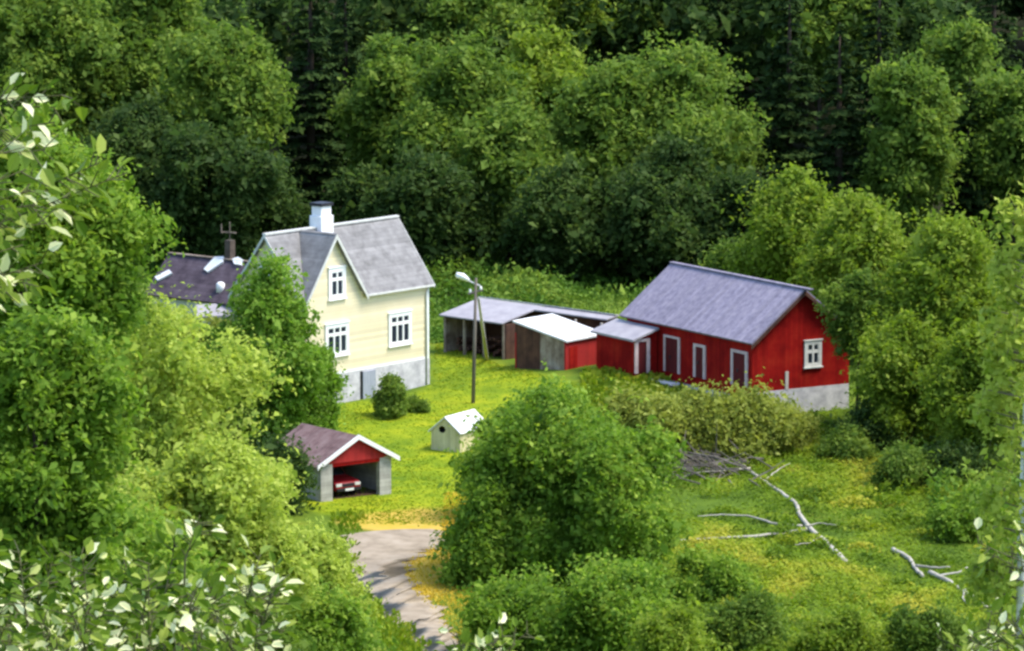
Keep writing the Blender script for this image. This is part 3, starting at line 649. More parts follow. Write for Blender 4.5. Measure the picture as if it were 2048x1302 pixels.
# ------------------------------------------------------------------ lamp pole with strut
pb_ = G(946, 806); DP = pb_[1]
lp = empty('lamp_pole', pb_, 0, 'dark wooden lamp pole with white lamp head and leaning strut on the lawn', 'street lamp')
tp = at(952, 556, DP) - pb_
MB().tube([(0, 0, -.4), tp * .5, tp], [.12, .10, .075], 10).build('pole', M['polewood'], lp, True)
s0, s1 = at(957, 596, DP) - pb_, G(975, 716) - pb_
MB().tube([s0, s1 + np.array([0, 0, -.3])], [.08, .12], 8).build('strut', M['palepost'], lp, True)
a0, a1 = at(960, 572, DP) - pb_, at(934, 560, DP) - pb_
MB().tube([a0, a1], .05, 8).build('lamp_arm', M['steel'], lp, True)
h0, h1, h2 = at(938, 561, DP) - pb_, at(925, 553, DP) - pb_, at(912, 549, DP) - pb_
MB().tube([h0, h1, h2], [.10, .20, .14], 10).build('lamp_head', M['white'], lp, True)
c1, c2 = at(936, 588, DP) - pb_, at(966, 580, DP) - pb_
MB().tube([c1, c2], .07, 6).build('crossarm', M['polewood'], lp)
for q in (.15, .85):
    e_ = c1 + (c2 - c1) * q; MB().tube([e_, e_ + np.array([0, 0, .12]), e_ + np.array([0, 0, .24])], [.05, .08, .05], 8).build('insulator', M['white'], lp, True)

# ------------------------------------------------------------------ outbuilding with dark purple roof, left of the house
th = math.radians(50); DO = 292.0
oA = at(338, 506, DO); zg = float(terr(oA[0], DO))
of_ = Frame(oA[0], DO, zg, th); oR = oA[2] - zg
oh = empty('cottage', of_.o, th, 'cottage with dark purple tiled roof and white roof hatches, left of the yellow house', 'house')
oe = of_.plane(288, 588, (0, 1, 0), (0, 0, 0)); ohw = -oe[0]; oz = oe[2]; oy = of_.plane(500, 522, (0, 0, 1), (0, 0, oR))[1] - 1.5
no = np.array([(oR - oz) / ohw, 0, -1.0]); nu = no / np.linalg.norm(no); no = nu * .14
rr_ = MB().ext([(0, 0, oR), (0, oy, oR), (-ohw, oy, oz), (-ohw, 0, oz)], no).ext([(.001, 0, oR), (.001, oy, oR), (ohw, oy, oz), (ohw, 0, oz)], no * np.array([-1, 1, 1]))
rr_ = rr_.build('roof', M['purpletile'], oh)
MB().box(-.14, .14, oy, 0, oR - .02, oR + .05).build('ridge_cap', M['greywood'], rr_)
w = MB()
for y in (-.4, oy + .4): w.ext([(-ohw + .35, y, -.6), (ohw - .35, y, -.6), (ohw - .35, y, oz + .1), (0, y, oR - .25), (-ohw + .35, y, oz + .1)], (0, .15 if y < -1 else -.15, 0))
w.box(-ohw + .35, -ohw + .5, oy + .56, -.56, -.6, oz + .25).box(ohw - .5, ohw - .35, oy + .56, -.56, -.6, oz + .25)
w.build('wall', M['offwhite'], oh)
def roof_panel(pts, nm='roof_hatch', mat='white'):
    pl = [of_.plane(x, y, tuple(nu), (0, 0, oR)) - nu * .003 for x, y in pts]
    MB().ext(pl, -nu * .12).build(nm, M[mat], oh)
roof_panel([(311, 556), (340, 541), (346, 548), (317, 563)]); roof_panel([(409, 540), (431, 516), (449, 515), (447, 526), (417, 546)])  # skylights: the white colour stands for reflected sky
roof_panel([(466, 520), (478, 516), (488, 522), (484, 532), (470, 530)])
def vent(px, py, rad):
    c_ = of_.plane(px, py, tuple(nu), (0, 0, oR)); MB().tube([c_ + np.array([0, 0, -.2]), c_ + np.array([0, 0, .32]), c_ + np.array([0, 0, .42])], [rad, rad, rad * .5], 12).build('roof_vent', M['white'], oh, True)
vent(441, 578, .26)
c_ = of_.plane(460, 505, (1, 0, 0), (.3, 0, 0)); cch = MB().box(-.22 + .3, .22 + .3, c_[1] - .22, c_[1] + .22, oR - .8, c_[2] + .75).build('chimney', M['brick'], oh)
ctop = c_[2] + .75
ae = MB().tube([(.3, c_[1], ctop - .1), (.3, c_[1], ctop + 1.1)], .03, 6); ae.tube([(.3 - .1, c_[1] + .55, ctop + .45), (.3 + .1, c_[1] - .4, ctop + .45)], .05, 6); ae.tube([(.3 - .2, c_[1] + .5, ctop + .4), (.3 - .2, c_[1] + .5, ctop + .95)], .04, 6)
ae.build('aerial', M['greywood'], cch)
pp = [at(388, 634, 285), at(455, 626, 285)]
pc = empty('porch', (pp[0][0], 285, float(terr(pp[0][0], 285))), 0, 'little pale porch roof on posts below the dark purple roofed cottage', 'porch')
zz = pp[0][2] - pc.location[2]; wd = pp[1][0] - pp[0][0]
MB().ext([(0, 0, zz), (wd + .5, .3, zz + .1), (wd + .5, 1.6, zz + .65), (0, 1.4, zz + .55)], (0, 0, -.1)).build('roof', M['greysheet'], pc)
for x in (.15, wd + .3): MB().box(x - .06, x + .06, .35, .47, -.4, zz + .08).build('post', M['palepost'], pc)

# ------------------------------------------------------------------ fallen dead trees on the right-hand meadow
def pline(pts, lift=0): return [G(x, y) + np.array([0, 0, lift]) for x, y in pts]
def fallen(name, label, cat, trunk, rad, branches=(), mat='deadwood', lift=.12):
    T_ = pline(trunk, lift); o = T_[0].copy(); root = empty(name, o, 0, label, cat)
    r = np.random.default_rng(len(trunk) * 7 + int(trunk[0][0]))
    def dense(P, jit):
        P = np.array(P); t = np.linspace(0, len(P) - 1, len(P) * 4); Q = np.stack([np.interp(t, np.arange(len(P)), P[:, i]) for i in range(3)], -1)
        return Q + r.normal(0, jit, Q.shape)
    Q = dense(T_, .018); MB().tube(Q - o, np.linspace(rad[0], rad[1], len(Q)), 8).build('trunk', M[mat], root, True)
    for pts, ra, lf_ in branches:
        B = pline(pts, lf_[0]); B = [b_ + np.array([0, 0, h]) for b_, h in zip(B, np.linspace(0, lf_[1], len(B)))]
        Q = dense(B, .012); MB().tube(Q - o, np.linspace(ra[0], ra[1], len(Q)), 6).build('branch', M[mat], root, True)
    return root
fallen('fallen_tree', 'long bleached dead tree with side branches, lying across the meadow beside the round trees', 'fallen tree', [(1692, 1130), (1660, 1098), (1625, 1068), (1600, 1035), (1592, 1012), (1555, 984), (1510, 955), (1465, 915), (1425, 880)], (.15, .06),
       [([(1612, 1066), (1560, 1076), (1480, 1084), (1400, 1088), (1345, 1093)], (.10, .04), (.18, .1)), ([(1605, 1060), (1545, 1056), (1500, 1043), (1440, 1042), (1395, 1046)], (.07, .025), (.2, .15)),
        ([(1610, 1062), (1640, 1060), (1672, 1068)], (.05, .02), (.25, .2)), ([(1470, 920), (1420, 930), (1375, 925)], (.06, .02), (.3, .3)), ([(1500, 945), (1440, 955), (1385, 962)], (.06, .02), (.25, .2)),
        ([(1452, 905), (1462, 880), (1470, 862)], (.07, .02), (.3, 1.0)), ([(1530, 968), (1560, 950), (1580, 945)], (.045, .015), (.2, .3)), ([(1480, 930), (1500, 905), (1520, 895)], (.045, .015), (.25, .6)), ([(1640, 1080), (1620, 1095), (1590, 1102)], (.04, .015), (.15, .15))])
fallen('fallen_tree', 'short broken pale log in grass near the lower right corner of the meadow', 'fallen tree', [(1785, 1104), (1815, 1118), (1832, 1142), (1845, 1158)], (.12, .09), [([(1832, 1142), (1870, 1150), (1900, 1152)], (.07, .03), (.25, .2))])
fallen('fallen_tree', 'grey dead trunk half hidden in grass at the lower right, below the short pale log', 'fallen tree', [(1860, 1150), (1900, 1170), (1940, 1195), (1990, 1235)], (.13, .10), [([(1880, 1160), (1920, 1158), (1945, 1150)], (.06, .03), (.2, .3)), ([(1930, 1188), (1925, 1210), (1935, 1225)], (.05, .03), (.2, .2))])
# heap of grey brushwood
r = np.random.default_rng(21); bp_ = MB(); g0 = G(1425, 935)
for i in range(240):
    s_ = np.array([r.normal(-.2, 1.2), r.normal(0, 2.6), abs(r.normal(.1, .35))]); d_ = unit(np.array([r.normal(-.6, .6), r.normal(0, .6), r.normal(.05, .25)])) * r.uniform(1, 2.6)
    bp_.tube([s_, s_ + d_ * .5 + r.normal(0, .08, 3), s_ + d_], [.05, .035, .012], 5)
tag(bp_.build('brush_pile', M['brushwood'], None), 'heap of grey brushwood behind the round tree, above the fallen trunks', 'brushwood').location = g0

# ------------------------------------------------------------------ trees and bushes near the houses
broadleaf(101, 540, 540, 910, 235, 258, M['leaf_bright'], 'fresh green tree standing in front of the left half of the yellow house', leaf=.26, k=22, shape='point', dens=1.0, sprad=.35)
broadleaf(102, 610, 690, 870, 130, 259.5, M['leaf_bright'], 'low leafy bush under the tree beside the basement wall of the yellow house', leaf=.22, k=12, name='bush', cat='bush', sprad=.3)
broadleaf(103, 1080, 722, 1250, 375, 226, M['leaf_fresh'], 'round dark green tree in the middle, nearest the playhouse', sink=True, leaf=.26, k=26, dens=1.1, sprad=.36, spread=.66, rs=(.18, .38))
broadleaf(104, 1220, 795, 1250, 340, 222, M['leaf_fresh'], 'round dark green tree with bright right edge beside the fallen dead tree', sink=True, leaf=.26, k=24, dens=1.1, sprad=.36, spread=.66, rs=(.18, .38))
broadleaf(105, 965, 950, 1170, 150, 223, M['leaf_fresh'], 'low dark bush at the left foot of the round middle trees', leaf=.24, k=12, name='bush', cat='bush')
broadleaf(106, 1030, 1140, 1300, 230, 207, M['leaf_fresh'], 'mid green bush at the bottom centre right of the drive', leaf=.24, k=16, name='bush', cat='bush')
broadleaf(107, 1210, 1110, 1330, 280, 205, M['leaf_fresh'], 'dark green bush below the round trees at the bottom', leaf=.24, k=14, name='bush', cat='bush')
broadleaf(108, 1345, 1215, 1390, 130, 196, M['leaf_yellow'], 'small yellow green sapling at the bottom edge right of the dark bush', leaf=.2, k=12, name='sapling', cat='tree')
broadleaf(109, 1450, 782, 900, 270, 255, M['leaf_olive'], 'wide olive bush in front of the barn doors', leaf=.24, k=18, name='bush', cat='bush', depth=5)
broadleaf(110, 1290, 785, 880, 150, 253, M['leaf_olive'], 'pale olive bush between the round tree and the barn bush', leaf=.22, k=12, name='bush', cat='bush')
broadleaf(111, 1560, 810, 880, 130, 257, M['leaf_olive'], 'low pale bush below the stone foundation of the barn', leaf=.2, k=10, name='bush', cat='bush')
broadleaf(212, 781, 741, 840, 64, 265.2, M['leaf_mid'], 'dark rounded shrub against the stone basement of the yellow house', leaf=.16, dens=1.8, k=12, name='shrub', cat='shrub', sprad=.2)
broadleaf(113, 838, 786, 830, 46, 266.8, M['leaf_mid'], 'low flat shrub at the right corner of the house basement', leaf=.14, k=7, name='shrub', cat='shrub', sprad=.16)
broadleaf(114, 553, 840, 1020, 105, 240.2, M['leaf_dark'], 'dark shaded bush between the yellow tree and the garage', leaf=.24, k=12, name='bush', cat='bush')
broadleaf(115, 1010, 752, 1000, 120, 240, M['leaf_fresh'], 'fresh green upright bush between the playhouse and the round middle trees', leaf=.22, k=12, name='bush', cat='bush', sprad=.3)
for seed, px, yt, yb, wp, lab, mt in ((150, 1690, 868, 920, 130, 'low green shrub on the meadow below the barn foundation', 'leaf_mid'), (151, 1800, 900, 975, 170, 'green shrub between the meadow and the dark trunk on the right', 'leaf_mid'),
        (152, 1945, 985, 1075, 170, 'green shrub at the right side of the meadow, above the bright leaf sprays', 'leaf_fresh'), (153, 1430, 1105, 1200, 150, 'low green shrub on the meadow beneath the long side branch of the fallen tree', 'leaf_fresh'),
        (154, 1500, 1190, 1290, 190, 'dull green shrub at the lower middle of the meadow', 'leaf_mid'), (155, 1690, 1230, 1310, 210, 'wide low shrub at the bottom edge of the meadow', 'leaf_yellow'),
        (156, 1850, 1215, 1310, 170, 'low shrub at the bottom right of the meadow under the grey log', 'leaf_mid'), (157, 1570, 838, 890, 120, 'pale weedy bush before the left end of the barn foundation', 'leaf_olive')):
    broadleaf(seed, px, yt, yb, wp, float(G(px, yb)[1]), M[mt], lab, leaf=.19, k=9, name='shrub', cat='shrub', sprad=.3, depth=3.0)
# left mass
broadleaf(120, 310, 625, 1250, 520, 196, M['leaf_pale_yellow'], 'large yellow green tree on the left below the dark purple roof', leaf=.26, k=26, dens=1.0, sprad=.4, shape='egg')
broadleaf(121, 430, 840, 1320, 330, 186, M['leaf_pale_yellow'], 'pale yellow green tree left of the garage, above the drive', leaf=.24, k=22, dens=1.0, sprad=.4)
broadleaf(122, 60, 560, 1400, 330, 96, M['leaf_fresh'], 'mid green tree at the left edge under the bright leaf sprays', leaf=.17, k=22, sprad=.26, trunk_r=.12)
broadleaf(123, 230, 1000, 1450, 460, 168, M['leaf_fresh'], 'dark fresh green tree at the lower left behind the pale sprays', leaf=.25, k=22, sprad=.4)
broadleaf(124, 620, 1020, 1250, 200, 204, M['leaf_pale_yellow'], 'light bush at the left verge of the gravel drive', leaf=.2, k=14, name='bush', cat='bush', sprad=.3)
broadleaf(125, 660, 1185, 1400, 330, 190, M['leaf_fresh'], 'green bush at the bottom left of the gravel drive', leaf=.22, k=16, name='bush', cat='bush', sprad=.3)
broadleaf(126, 500, 1150, 1420, 260, 180, M['leaf_mid'], 'mid green bush at the bottom, left of the drive verge', leaf=.22, k=14, name='bush', cat='bush', sprad=.3)
broadleaf(127, 50, 190, 780, 420, 110, M['leaf_fresh'], 'tall green tree at the upper left behind the bright leaves', leaf=.16, k=26, dens=.9, shape='egg', sprad=.26, trunk_r=.16)
broadleaf(128, -40, 420, 1000, 240, 120, M['leaf_mid'], 'shadowy green tree at the far left edge, half out of view', leaf=.17, k=18, sprad=.28, trunk_r=.16)
broadleaf(140, 345, 584, 760, 200, 276, M['leaf_pale_yellow'], 'light bush under the eave of the dark purple roof', leaf=.22, k=12, name='bush', cat='bush', sprad=.3)
broadleaf(141, 425, 628, 800, 130, 272, M['leaf_olive'], 'olive bush between the cottage porch and the house tree', leaf=.22, k=12, name='bush', cat='bush', sprad=.3)
broadleaf(142, 470, 690, 900, 150, 262, M['leaf_pale_yellow'], 'yellow green bush left of the tree in front of the yellow house', leaf=.22, k=12, name='bush', cat='bush', sprad=.3)
broadleaf(143, 225, 540, 800, 150, 268, M['leaf_mid'], 'green tree covering the left end of the dark purple roof', leaf=.24, k=14, sprad=.3)
broadleaf(144, 40, 760, 1300, 260, 165, M['leaf_fresh'], 'green bush at the left edge above the bottom leaf sprays', leaf=.2, k=16, name='bush', cat='bush', sprad=.3)
# right of the barn
broadleaf(130, 1575, 315, 640, 220, 297, M['leaf_yellow'], 'sunlit yellow green tree behind the ridge of the barn', leaf=.32, k=20, shape='egg')
broadleaf(131, 1740, 392, 760, 230, 284, M['leaf_yellow'], 'sunlit bushy tree behind the right gable corner of the barn', leaf=.32, k=22)
broadleaf(132, 1890, 430, 860, 240, 262, M['leaf_yellow'], 'broad yellow green tree right of the barn with dark trunk below', leaf=.3, k=22, trunk_r=.2)
broadleaf(133, 1716, 545, 720, 135, 262.5, M['leaf_mid'], 'leafy tree hiding the right roof slope of the barn', leaf=.22, k=12, sprad=.3)
broadleaf(134, 1825, 640, 930, 210, 256, M['leaf_yellow'], 'mid green tree standing just right of the red barn gable', leaf=.26, k=18)
broadleaf(135, 1960, 640, 960, 200, 250, M['leaf_yellow'], 'shady green tree behind the white birch trunk on the right', leaf=.26, k=18, trunk_r=.18)
broadleaf(136, 1480, 480, 620, 160, 303, M['leaf_mid'], 'low green tree behind the blue grey barn roof', leaf=.3, k=14)
broadleaf(137, 1735, 815, 920, 110, 255, M['leaf_dark'], 'dark low bush at the right end of the stone foundation', leaf=.22, k=10, name='bush', cat='bush')
broadleaf(138, 1900, 900, 1010, 180, 247, M['leaf_dark'], 'dark low bush around the trunk right of the meadow', leaf=.22, k=10, name='bush', cat='bush')

# ------------------------------------------------------------------ the forest front behind the farm
fw_ = 'broadleaf trees along the forest edge behind the farm'
FT = [  # px, ytop, ybottom, width, D, leaf material, label
 (90, -70, 420, 330, 330, 'leaf_mid', 'tall mid green tree at the top left corner'),
 (300, -60, 400, 300, 335, 'leaf_mid', 'green forest tree at the top left, second crown from the corner'),
 (462, 8, 430, 225, 322, 'leaf_mid', 'sunlit forest tree left of the dark gap above the house chimney'),
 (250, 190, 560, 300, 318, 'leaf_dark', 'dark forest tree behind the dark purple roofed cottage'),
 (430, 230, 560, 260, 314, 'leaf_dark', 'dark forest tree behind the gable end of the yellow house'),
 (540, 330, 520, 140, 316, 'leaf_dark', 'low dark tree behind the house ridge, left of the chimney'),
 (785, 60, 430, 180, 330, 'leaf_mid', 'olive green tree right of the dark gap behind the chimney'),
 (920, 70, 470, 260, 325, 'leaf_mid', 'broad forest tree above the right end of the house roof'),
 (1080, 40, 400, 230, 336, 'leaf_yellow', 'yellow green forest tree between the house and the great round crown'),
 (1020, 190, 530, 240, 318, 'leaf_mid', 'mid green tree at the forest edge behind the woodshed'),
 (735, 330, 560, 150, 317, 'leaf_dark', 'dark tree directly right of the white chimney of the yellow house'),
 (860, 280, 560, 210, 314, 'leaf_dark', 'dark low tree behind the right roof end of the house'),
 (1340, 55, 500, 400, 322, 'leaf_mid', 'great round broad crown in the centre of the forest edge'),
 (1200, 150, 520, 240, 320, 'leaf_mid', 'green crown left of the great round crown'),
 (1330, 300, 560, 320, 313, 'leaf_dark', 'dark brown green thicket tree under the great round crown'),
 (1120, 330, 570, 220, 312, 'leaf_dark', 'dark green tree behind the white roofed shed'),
 (1640, -90, 180, 210, 350, 'leaf_mid', 'green tree at the top, between the dark spruces'),
 (1820, 85, 470, 190, 318, 'leaf_mid', 'light green slender tree right of the dark spruces'),
 (1920, 40, 330, 170, 330, 'leaf_mid', 'yellowish forest tree near the top right corner'),
 (2030, 110, 480, 170, 322, 'leaf_mid', 'green forest tree at the right edge'),
 (1480, 330, 560, 150, 311, 'leaf_dark', 'dark low tree left of the sunlit tree behind the barn'),
 (960, -60, 130, 260, 350, 'leaf_mid', 'forest tree crown at the top centre left'),
 (1120, -60, 110, 200, 352, 'leaf_yellow', 'yellow lit crown at the top centre'),
 (1280, -80, 120, 200, 354, 'leaf_mid', 'green crown at the top, above the great round crown'),
]
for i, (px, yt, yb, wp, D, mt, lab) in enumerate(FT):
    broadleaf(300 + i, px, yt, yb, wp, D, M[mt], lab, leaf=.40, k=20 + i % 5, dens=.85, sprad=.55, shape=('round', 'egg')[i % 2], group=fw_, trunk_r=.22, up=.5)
SP = [(620, -120, 190, 338, 'dark spruce in the gap above the house chimney, left one'), (690, -60, 160, 345, 'dark spruce in the gap above the house chimney, right one'),
      (1580, -60, 210, 326, 'dark spruce right of the great round crown'), (1680, 40, 220, 320, 'broad dark spruce with drooping tiers above the barn roof'), (1760, -80, 200, 334, 'tall dark spruce left of the slender light tree'),
      (1440, -140, 220, 352, 'dark spruce at the top behind the great round crown'), (1940, 150, 170, 322, 'dark spruce at the right between two green trees'), (1990, -120, 200, 345, 'dark spruce at the top right corner'), (830, -100, 180, 356, 'dark spruce at the top behind the olive green tree')]
for i, (px, yt, wp, D, lab) in enumerate(SP):
    spruce(400 + i, px, yt, wp * 1.1, D, lab, group='dark spruces in the forest behind the farm')

# distant wood on the hillside: reads as one mass
r = np.random.default_rng(77); PV, PT = [], []
for i in range(390):
    D = 350 + 160 * r.uniform() ** 1.5; X = r.uniform(-75, 75)
    if i >= 260:
        D = r.uniform(235, 372); X = (.107 * D + 5.5 + r.uniform(0, 26)) * (1 if i % 5 < 3 else -1)
    zg = float(terr(X, D)); H = r.uniform(9, 15); W = r.uniform(6, 10)
    L = lobes(r, W, H * .8, 12)
    P, N, S, T_ = crown_arrays(r, L, 300, 8, .62, .7, .5)
    P += np.array([X, D, zg + H * .58]); PV.append(leaf_quads(r, P, N, S)); PT.append(T_ - .08 + r.normal(0, .12))
tag(quads_obj('distant_forest', np.concatenate(PV), np.concatenate(PT), M['leaf_dark']), 'dense wood covering the hillside behind the farm', 'forest', kind='stuff')

# undergrowth at the forest edge, meadow grass
def scatter(name, label, cat, n_, area, size, hgt, mat, seed, tint0=.5, upn=.3, keep=None):
    r = np.random.default_rng(seed); X = r.uniform(area[0], area[1], n_); Y = r.uniform(area[2], area[3], n_)
    dn = np.sin(X * .7 + 1) * np.cos(Y * .35) * .35 + np.sin(X * .23 + Y * .19) * .4
    z = terr(X, Y); ok = r.uniform(size=n_) < .75 + dn
    if keep is not None: ok &= keep(X, Y)
    X, Y, z, dn = X[ok], Y[ok], z[ok], dn[ok]
    hh = hgt * np.clip(.55 + dn + r.normal(0, .25, len(X)), .08, 2)
    P = np.stack([X, Y, z + hh * np.sqrt(r.uniform(0, 1, len(X)))], -1)
    N = r.normal(size=P.shape) * .7 + np.array([.0, -.2, upn])
    return tag(quads_obj(name, leaf_quads(r, P, N, size * r.lognormal(0, .3, len(X))), tint0 + dn * .5 + .26 * np.sin(X * 1.3 + Y * .21 + 2 * np.sin(Y * .5)) * np.sin(Y * .33 - X * .4) + r.normal(0, .07, len(X)), M[mat]), label, cat, kind='stuff')
scatter('undergrowth', 'green undergrowth at the foot of the forest', 'undergrowth', 150000, (-46, 46, 300, 332), .27, 1.5, 'undergrowth', 11)
scatter('undergrowth', 'shady undergrowth among the trees right of the meadow', 'undergrowth', 60000, (21, 62, 236, 302), .30, 1.2, 'undergrowth', 14)
scatter('brambles', 'tall green weeds behind the sheds', 'weeds', 52000, (-6, 10, 290, 304), .18, .8, 'undergrowth', 12, .68, .8)
barn_c = bf.o
def right_meadow(X, Y): return (X > 4.0 + (Y - 205) * .05) & (X < 30)
def tufts(name, label, cat, n_, area, hgt, seed, tint0, keep, wid=.5, mat='grassblade'):
    r = np.random.default_rng(seed); X = r.uniform(area[0], area[1], n_); Y = r.uniform(area[2], area[3], n_)
    ok = keep(X, Y); X, Y = X[ok], Y[ok]; n_ = len(X); z = terr(X, Y)
    dn = np.sin(X * .55 + 2 * np.sin(Y * .2)) * np.cos(Y * .28 + .6 * X) * .5 + np.sin(X * .17 + Y * .13 + 2) * .3
    h = hgt * np.clip(.7 + .5 * dn + r.normal(0, .25, n_), .15, 2.2)
    a = r.uniform(0, math.pi, n_); d = np.stack([np.cos(a), np.sin(a), np.zeros(n_)], -1); lean = r.normal(0, .35, (n_, 3)) * h[:, None]; lean[:, 2] = h
    B = np.stack([X, Y, z - .03], -1); w_ = (wid * h)[:, None]
    V = np.empty((n_, 4, 3)); V[:, 0] = B - d * w_ * .35; V[:, 1] = B + d * w_ * .35; V[:, 2] = B + d * w_ * .5 + lean * .9; V[:, 3] = B - d * w_ * .45 + lean
    return tag(quads_obj(name, V.reshape(-1, 3), tint0 + dn * .3 + r.normal(0, .15, n_), M[mat]), label, cat, kind='stuff')
scatter('meadow_grass', 'rough meadow grass on the slope right of the round trees', 'grass', 240000, (5.5, 32, 198, 268), .15, .30, 'grassblade', 31, .50, 1.8)
tufts('tall_grass', 'tall pale grass and weeds in front of the barn', 'grass', 16000, (4, 14, 258, 274), .5, 32, .62, lambda X, Y: ((np.stack([X, Y], -1) - bf.o[:2]) @ bf.u[:2]) < -.25)
M['drygrass'] = leaf_mat('dry_golden_grass', [(0, (.20, .20, .02)), (.3, (.44, .34, .03)), (1, (.72, .50, .07))], .35)
vy = [p_[1] for p_ in dr_][::-1]; vx = [p_[0] for p_ in dr_][::-1]; ly = [p_[1] for p_ in dl][::-1]; lx = [p_[0] for p_ in dl][::-1]
tufts('verge_grass', 'golden dry grass along the right verge of the drive', 'grass', 24000, (-6, 1, 205, 246), .14, 33, .62, lambda X, Y: (X > np.interp(Y, vy, vx) - .25) & (X < np.interp(Y, vy, vx) + 2.6), mat='drygrass')
tufts('drive_edge_grass', 'green grass growing over the left edge of the drive', 'grass', 12000, (-9, -1, 200, 240), .28, 34, .5, lambda X, Y: (X < np.interp(Y, ly, lx) + .35 + .3 * np.sin(Y * 1.9)) & (X > np.interp(Y, ly, lx) - 1.5))
lpx, lpy = np.array(lawn_poly).T
tufts('lawn_grass', 'short uneven lawn grass around the house and garage', 'grass', 70000, (lpx.min(), lpx.max(), lpy.min(), lpy.max()), .07, 35, .62, lambda X, Y: in_poly(X, Y, lawn_poly) & ~((X < np.interp(Y, vy, vx)) & (X > np.interp(Y, ly, lx)) & (Y < dl[0][1])), wid=1.6)
r = np.random.default_rng(41)
def weeds(n_, seed):
    r = np.random.default_rng(seed); PV, PT = [], []
    for i in range(n_):
        X, Y = r.uniform(6.5, 26), r.uniform(200, 264); h = r.uniform(.3, 1.0); R = r.uniform(.4, 1.3); m_ = int(90 * R * R * 2)
        q = r.normal(0, 1, (m_, 2)) * R * .5; x, y = X + q[:, 0], Y + q[:, 1]; f = np.exp(-(q ** 2).sum(1) / (R * R * .6))
        P = np.stack([x, y, terr(x, y) + h * f * r.uniform(.3, 1, m_)], -1); N = r.normal(size=P.shape) * .6 + np.array([0, 0, .9])
        PV.append(leaf_quads(r, P, N, .17 * r.lognormal(0, .3, m_))); PT.append(r.choice([.2, .45, .7, .95], p=[.35, .3, .25, .1]) + r.normal(0, .10, m_))
    return np.concatenate(PV), np.concatenate(PT)
tag(quads_obj('meadow_weeds', *weeds(230, 43), M['grassblade']), 'taller weeds in uneven patches on the meadow', 'weeds', kind='stuff')


# ------------------------------------------------------------------ birch at the right edge and near leaf sprays
def near_leaf(r, P, T, size):                    # broad pointed leaves, six points each, laid along T
    n_ = len(P); T = unit(T); N = unit(r.normal(size=(n_, 3)) * .7 + np.array([.35, -.35, .8])); B = unit(np.cross(N, T)); N = np.cross(T, B)
    s = size[:, None]; w_ = .27 * s
    V = np.empty((n_, 2, 4, 3)); tip = P + T * s - N * s * .12; m1 = P + T * s * .32; m2 = P + T * s * .68
    for k, sg in enumerate((-1, 1)):
        V[:, k, 0] = P; V[:, k, 1] = m1 + B * w_ * sg + N * s * .10; V[:, k, 2] = m2 + B * w_ * .85 * sg + N * s * .08; V[:, k, 3] = tip
    return V.reshape(-1, 3)
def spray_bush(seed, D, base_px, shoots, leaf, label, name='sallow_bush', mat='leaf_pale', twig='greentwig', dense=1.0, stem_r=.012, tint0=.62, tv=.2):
    """shoots: pixel end points of leafy branches; all grow from one foot on the ground at D"""
    r = np.random.default_rng(seed); b_ = at(base_px, 1302, D); zg = float(terr(b_[0], D)); root = empty(name, (b_[0], D, zg), 0, label, 'bush' if 'bush' in name else 'tree')
    st = MB(); Ps, Ts, Ss, Tn = [], [], [], []
    for (x, y, x0, y0, dd) in shoots:
        e = at(x, y, D + dd) - np.array([b_[0], D, zg]); m_ = at(x0, y0, D + dd * .7) - np.array([b_[0], D, zg])
        st.tube([(0, 0, -.1), m_ * np.array([.7, .7, .5]), m_, e], [stem_r * 2, stem_r * 1.4, stem_r * .8, stem_r * .3], 5)
        ln_ = np.linalg.norm(e - m_); k = max(4, int(dense * ln_ / (leaf * .34)))
        u = r.uniform(0, 1.0, k); Q = m_ + (e - m_) * u[:, None]; ax = unit(e - m_)
        for q_ in range(k):
            d = unit(r.normal(size=3)); d = d - ax * (d @ ax); dirv = unit(unit(d) * .9 + ax * .55 + np.array([.1, 0, -.15]))
            o_ = dirv * leaf * r.uniform(.1, 1.5); st.tube([Q[q_], Q[q_] + o_], [.0025, .0015], 3, False)
            Ps.append(Q[q_] + o_); Ts.append(dirv + r.normal(0, .35, 3)); Ss.append(leaf * r.uniform(.65, 1.25)); Tn.append(r.choice([.2, .42, .62, .88, .97], p=[.33, .29, .14, .12, .12]) + r.normal(0, .05))  # highest tints colour random leaves as sun glints
    V = near_leaf(r, np.array(Ps), np.array(Ts), np.array(Ss))
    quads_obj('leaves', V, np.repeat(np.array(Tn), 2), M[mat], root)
    st.build('stem', M[twig], root, True)
    return root
r = np.random.default_rng(9)
sh = []
for i in range(46):
    x = r.uniform(-60, 570); y = r.uniform(1100, 1310) - (25 if x < 200 else 0); sh.append((x, y, x - r.uniform(-50, 70), y + r.uniform(90, 170), r.uniform(-.9, .9)))
sh += [(350, 1085, 330, 1190, .3), (400, 1030, 370, 1120, .3), (520, 1110, 490, 1210, .0), (545, 1170, 520, 1280, -.3), (560, 1260, 540, 1350, -.2)]
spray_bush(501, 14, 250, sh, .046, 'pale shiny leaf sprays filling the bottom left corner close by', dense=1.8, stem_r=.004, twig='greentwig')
sh = []
for i in range(11):
    y = 235 + i * 33 + r.uniform(-14, 14); x = (110 if i < 2 else 65 + r.uniform(-20, 35)); sh.append((x, y, -90, y + r.uniform(0, 60), r.uniform(-.5, .5)))
sh += [(255, 345, -60, 470, .2), (200, 325, -60, 440, .3), (130, 190, -40, 200, 0), (110, 215, -30, 210, .1), (60, 560, -60, 560, 0)]
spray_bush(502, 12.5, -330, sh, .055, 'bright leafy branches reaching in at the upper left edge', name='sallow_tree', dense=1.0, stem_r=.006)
sh = [(r.uniform(1850, 2120), r.uniform(1200, 1300), 2120 + r.uniform(-60, 40), 1360, r.uniform(-.5, .5)) for i in range(12)] + [(1955, 1085, 2060, 1130, 0), (1985, 1110, 2080, 1160, .2), (2010, 1075, 2100, 1120, .2)]
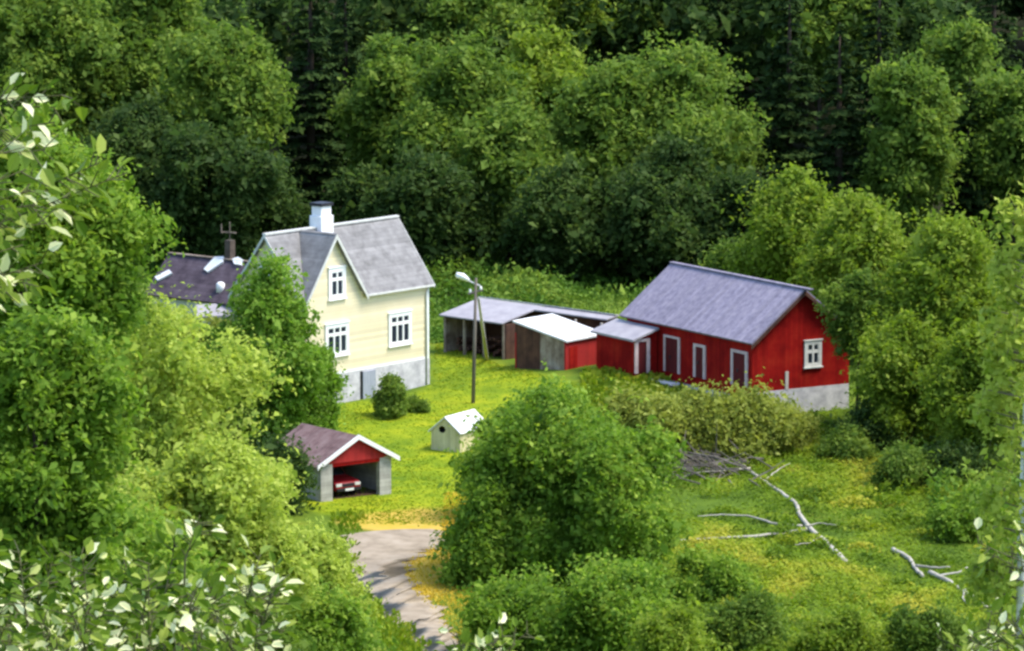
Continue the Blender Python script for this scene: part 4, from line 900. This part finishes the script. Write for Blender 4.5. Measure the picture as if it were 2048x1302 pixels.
spray_bush(503, 14.5, 2190, sh, .045, 'yellow green leaf sprays in the bottom right corner close by', dense=1.1, stem_r=.005)
sh = [(r.uniform(880, 1060), r.uniform(1255, 1290), r.uniform(900, 1020), 1350, r.uniform(-.3, .3)) for i in range(9)]
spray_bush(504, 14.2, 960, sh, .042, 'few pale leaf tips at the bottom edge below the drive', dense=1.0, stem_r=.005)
# birch
DB = 72.0; b0 = at(2047, 1080, DB); zg = float(terr(b0[0], DB)); bi = empty('birch_tree', (b0[0], DB, zg), 0, 'birch with white trunk and drooping bright leaves at the right edge', 'tree')
top = at(2066, 300, DB); HB = top[2] - zg
MB().tube([(0, 0, -.3), (0.02, 0, HB * .3), (-.02, 0.05, HB * .6), (.08, 0, HB * .98)], [.13, .10, .07, .015], 9).build('trunk', M['birchbark'], bi, True)
r = np.random.default_rng(61); Ps, Ns, Ss, Ts = [], [], [], []; tw = MB()
for i in range(230):
    z_ = HB * r.uniform(.26, .96); a = r.uniform(0, 2 * math.pi); R_ = (.75 * (1 - z_ / HB) ** .6 + .3) * r.uniform(.5, 1.0)
    o_ = np.array([0, 0, z_]); e = o_ + np.array([math.cos(a) * R_, math.sin(a) * R_, .25 * R_]); e2 = e + np.array([math.cos(a) * .1, math.sin(a) * .1, -.45 * r.uniform(.4, 1)])
    tw.tube([o_, e, e2], [.012, .007, .003], 4, False)
    k = 36; u = r.uniform(.45, 1, k)
    Q = np.where((u < .65)[:, None], o_ + (e - o_) * (u / .65)[:, None], e + (e2 - e) * ((u - .65) / .35)[:, None]) + r.normal(0, .09, (k, 3))
    Ps.append(Q); Ns.append(r.normal(size=(k, 3)) + np.array([.3, -.3, .5])); Ss.append(np.minimum(.12 * r.lognormal(0, .3, k), .16)); Ts.append(.9 + r.normal(0, .18, k) + r.normal(0, .1))
P, N, S, T_ = map(np.concatenate, (Ps, Ns, Ss, Ts))
quads_obj('crown', leaf_quads(r, P, N, S, .7), T_, M['leaf_yellow'], bi); tw.build('branch', M['brushwood'], bi)
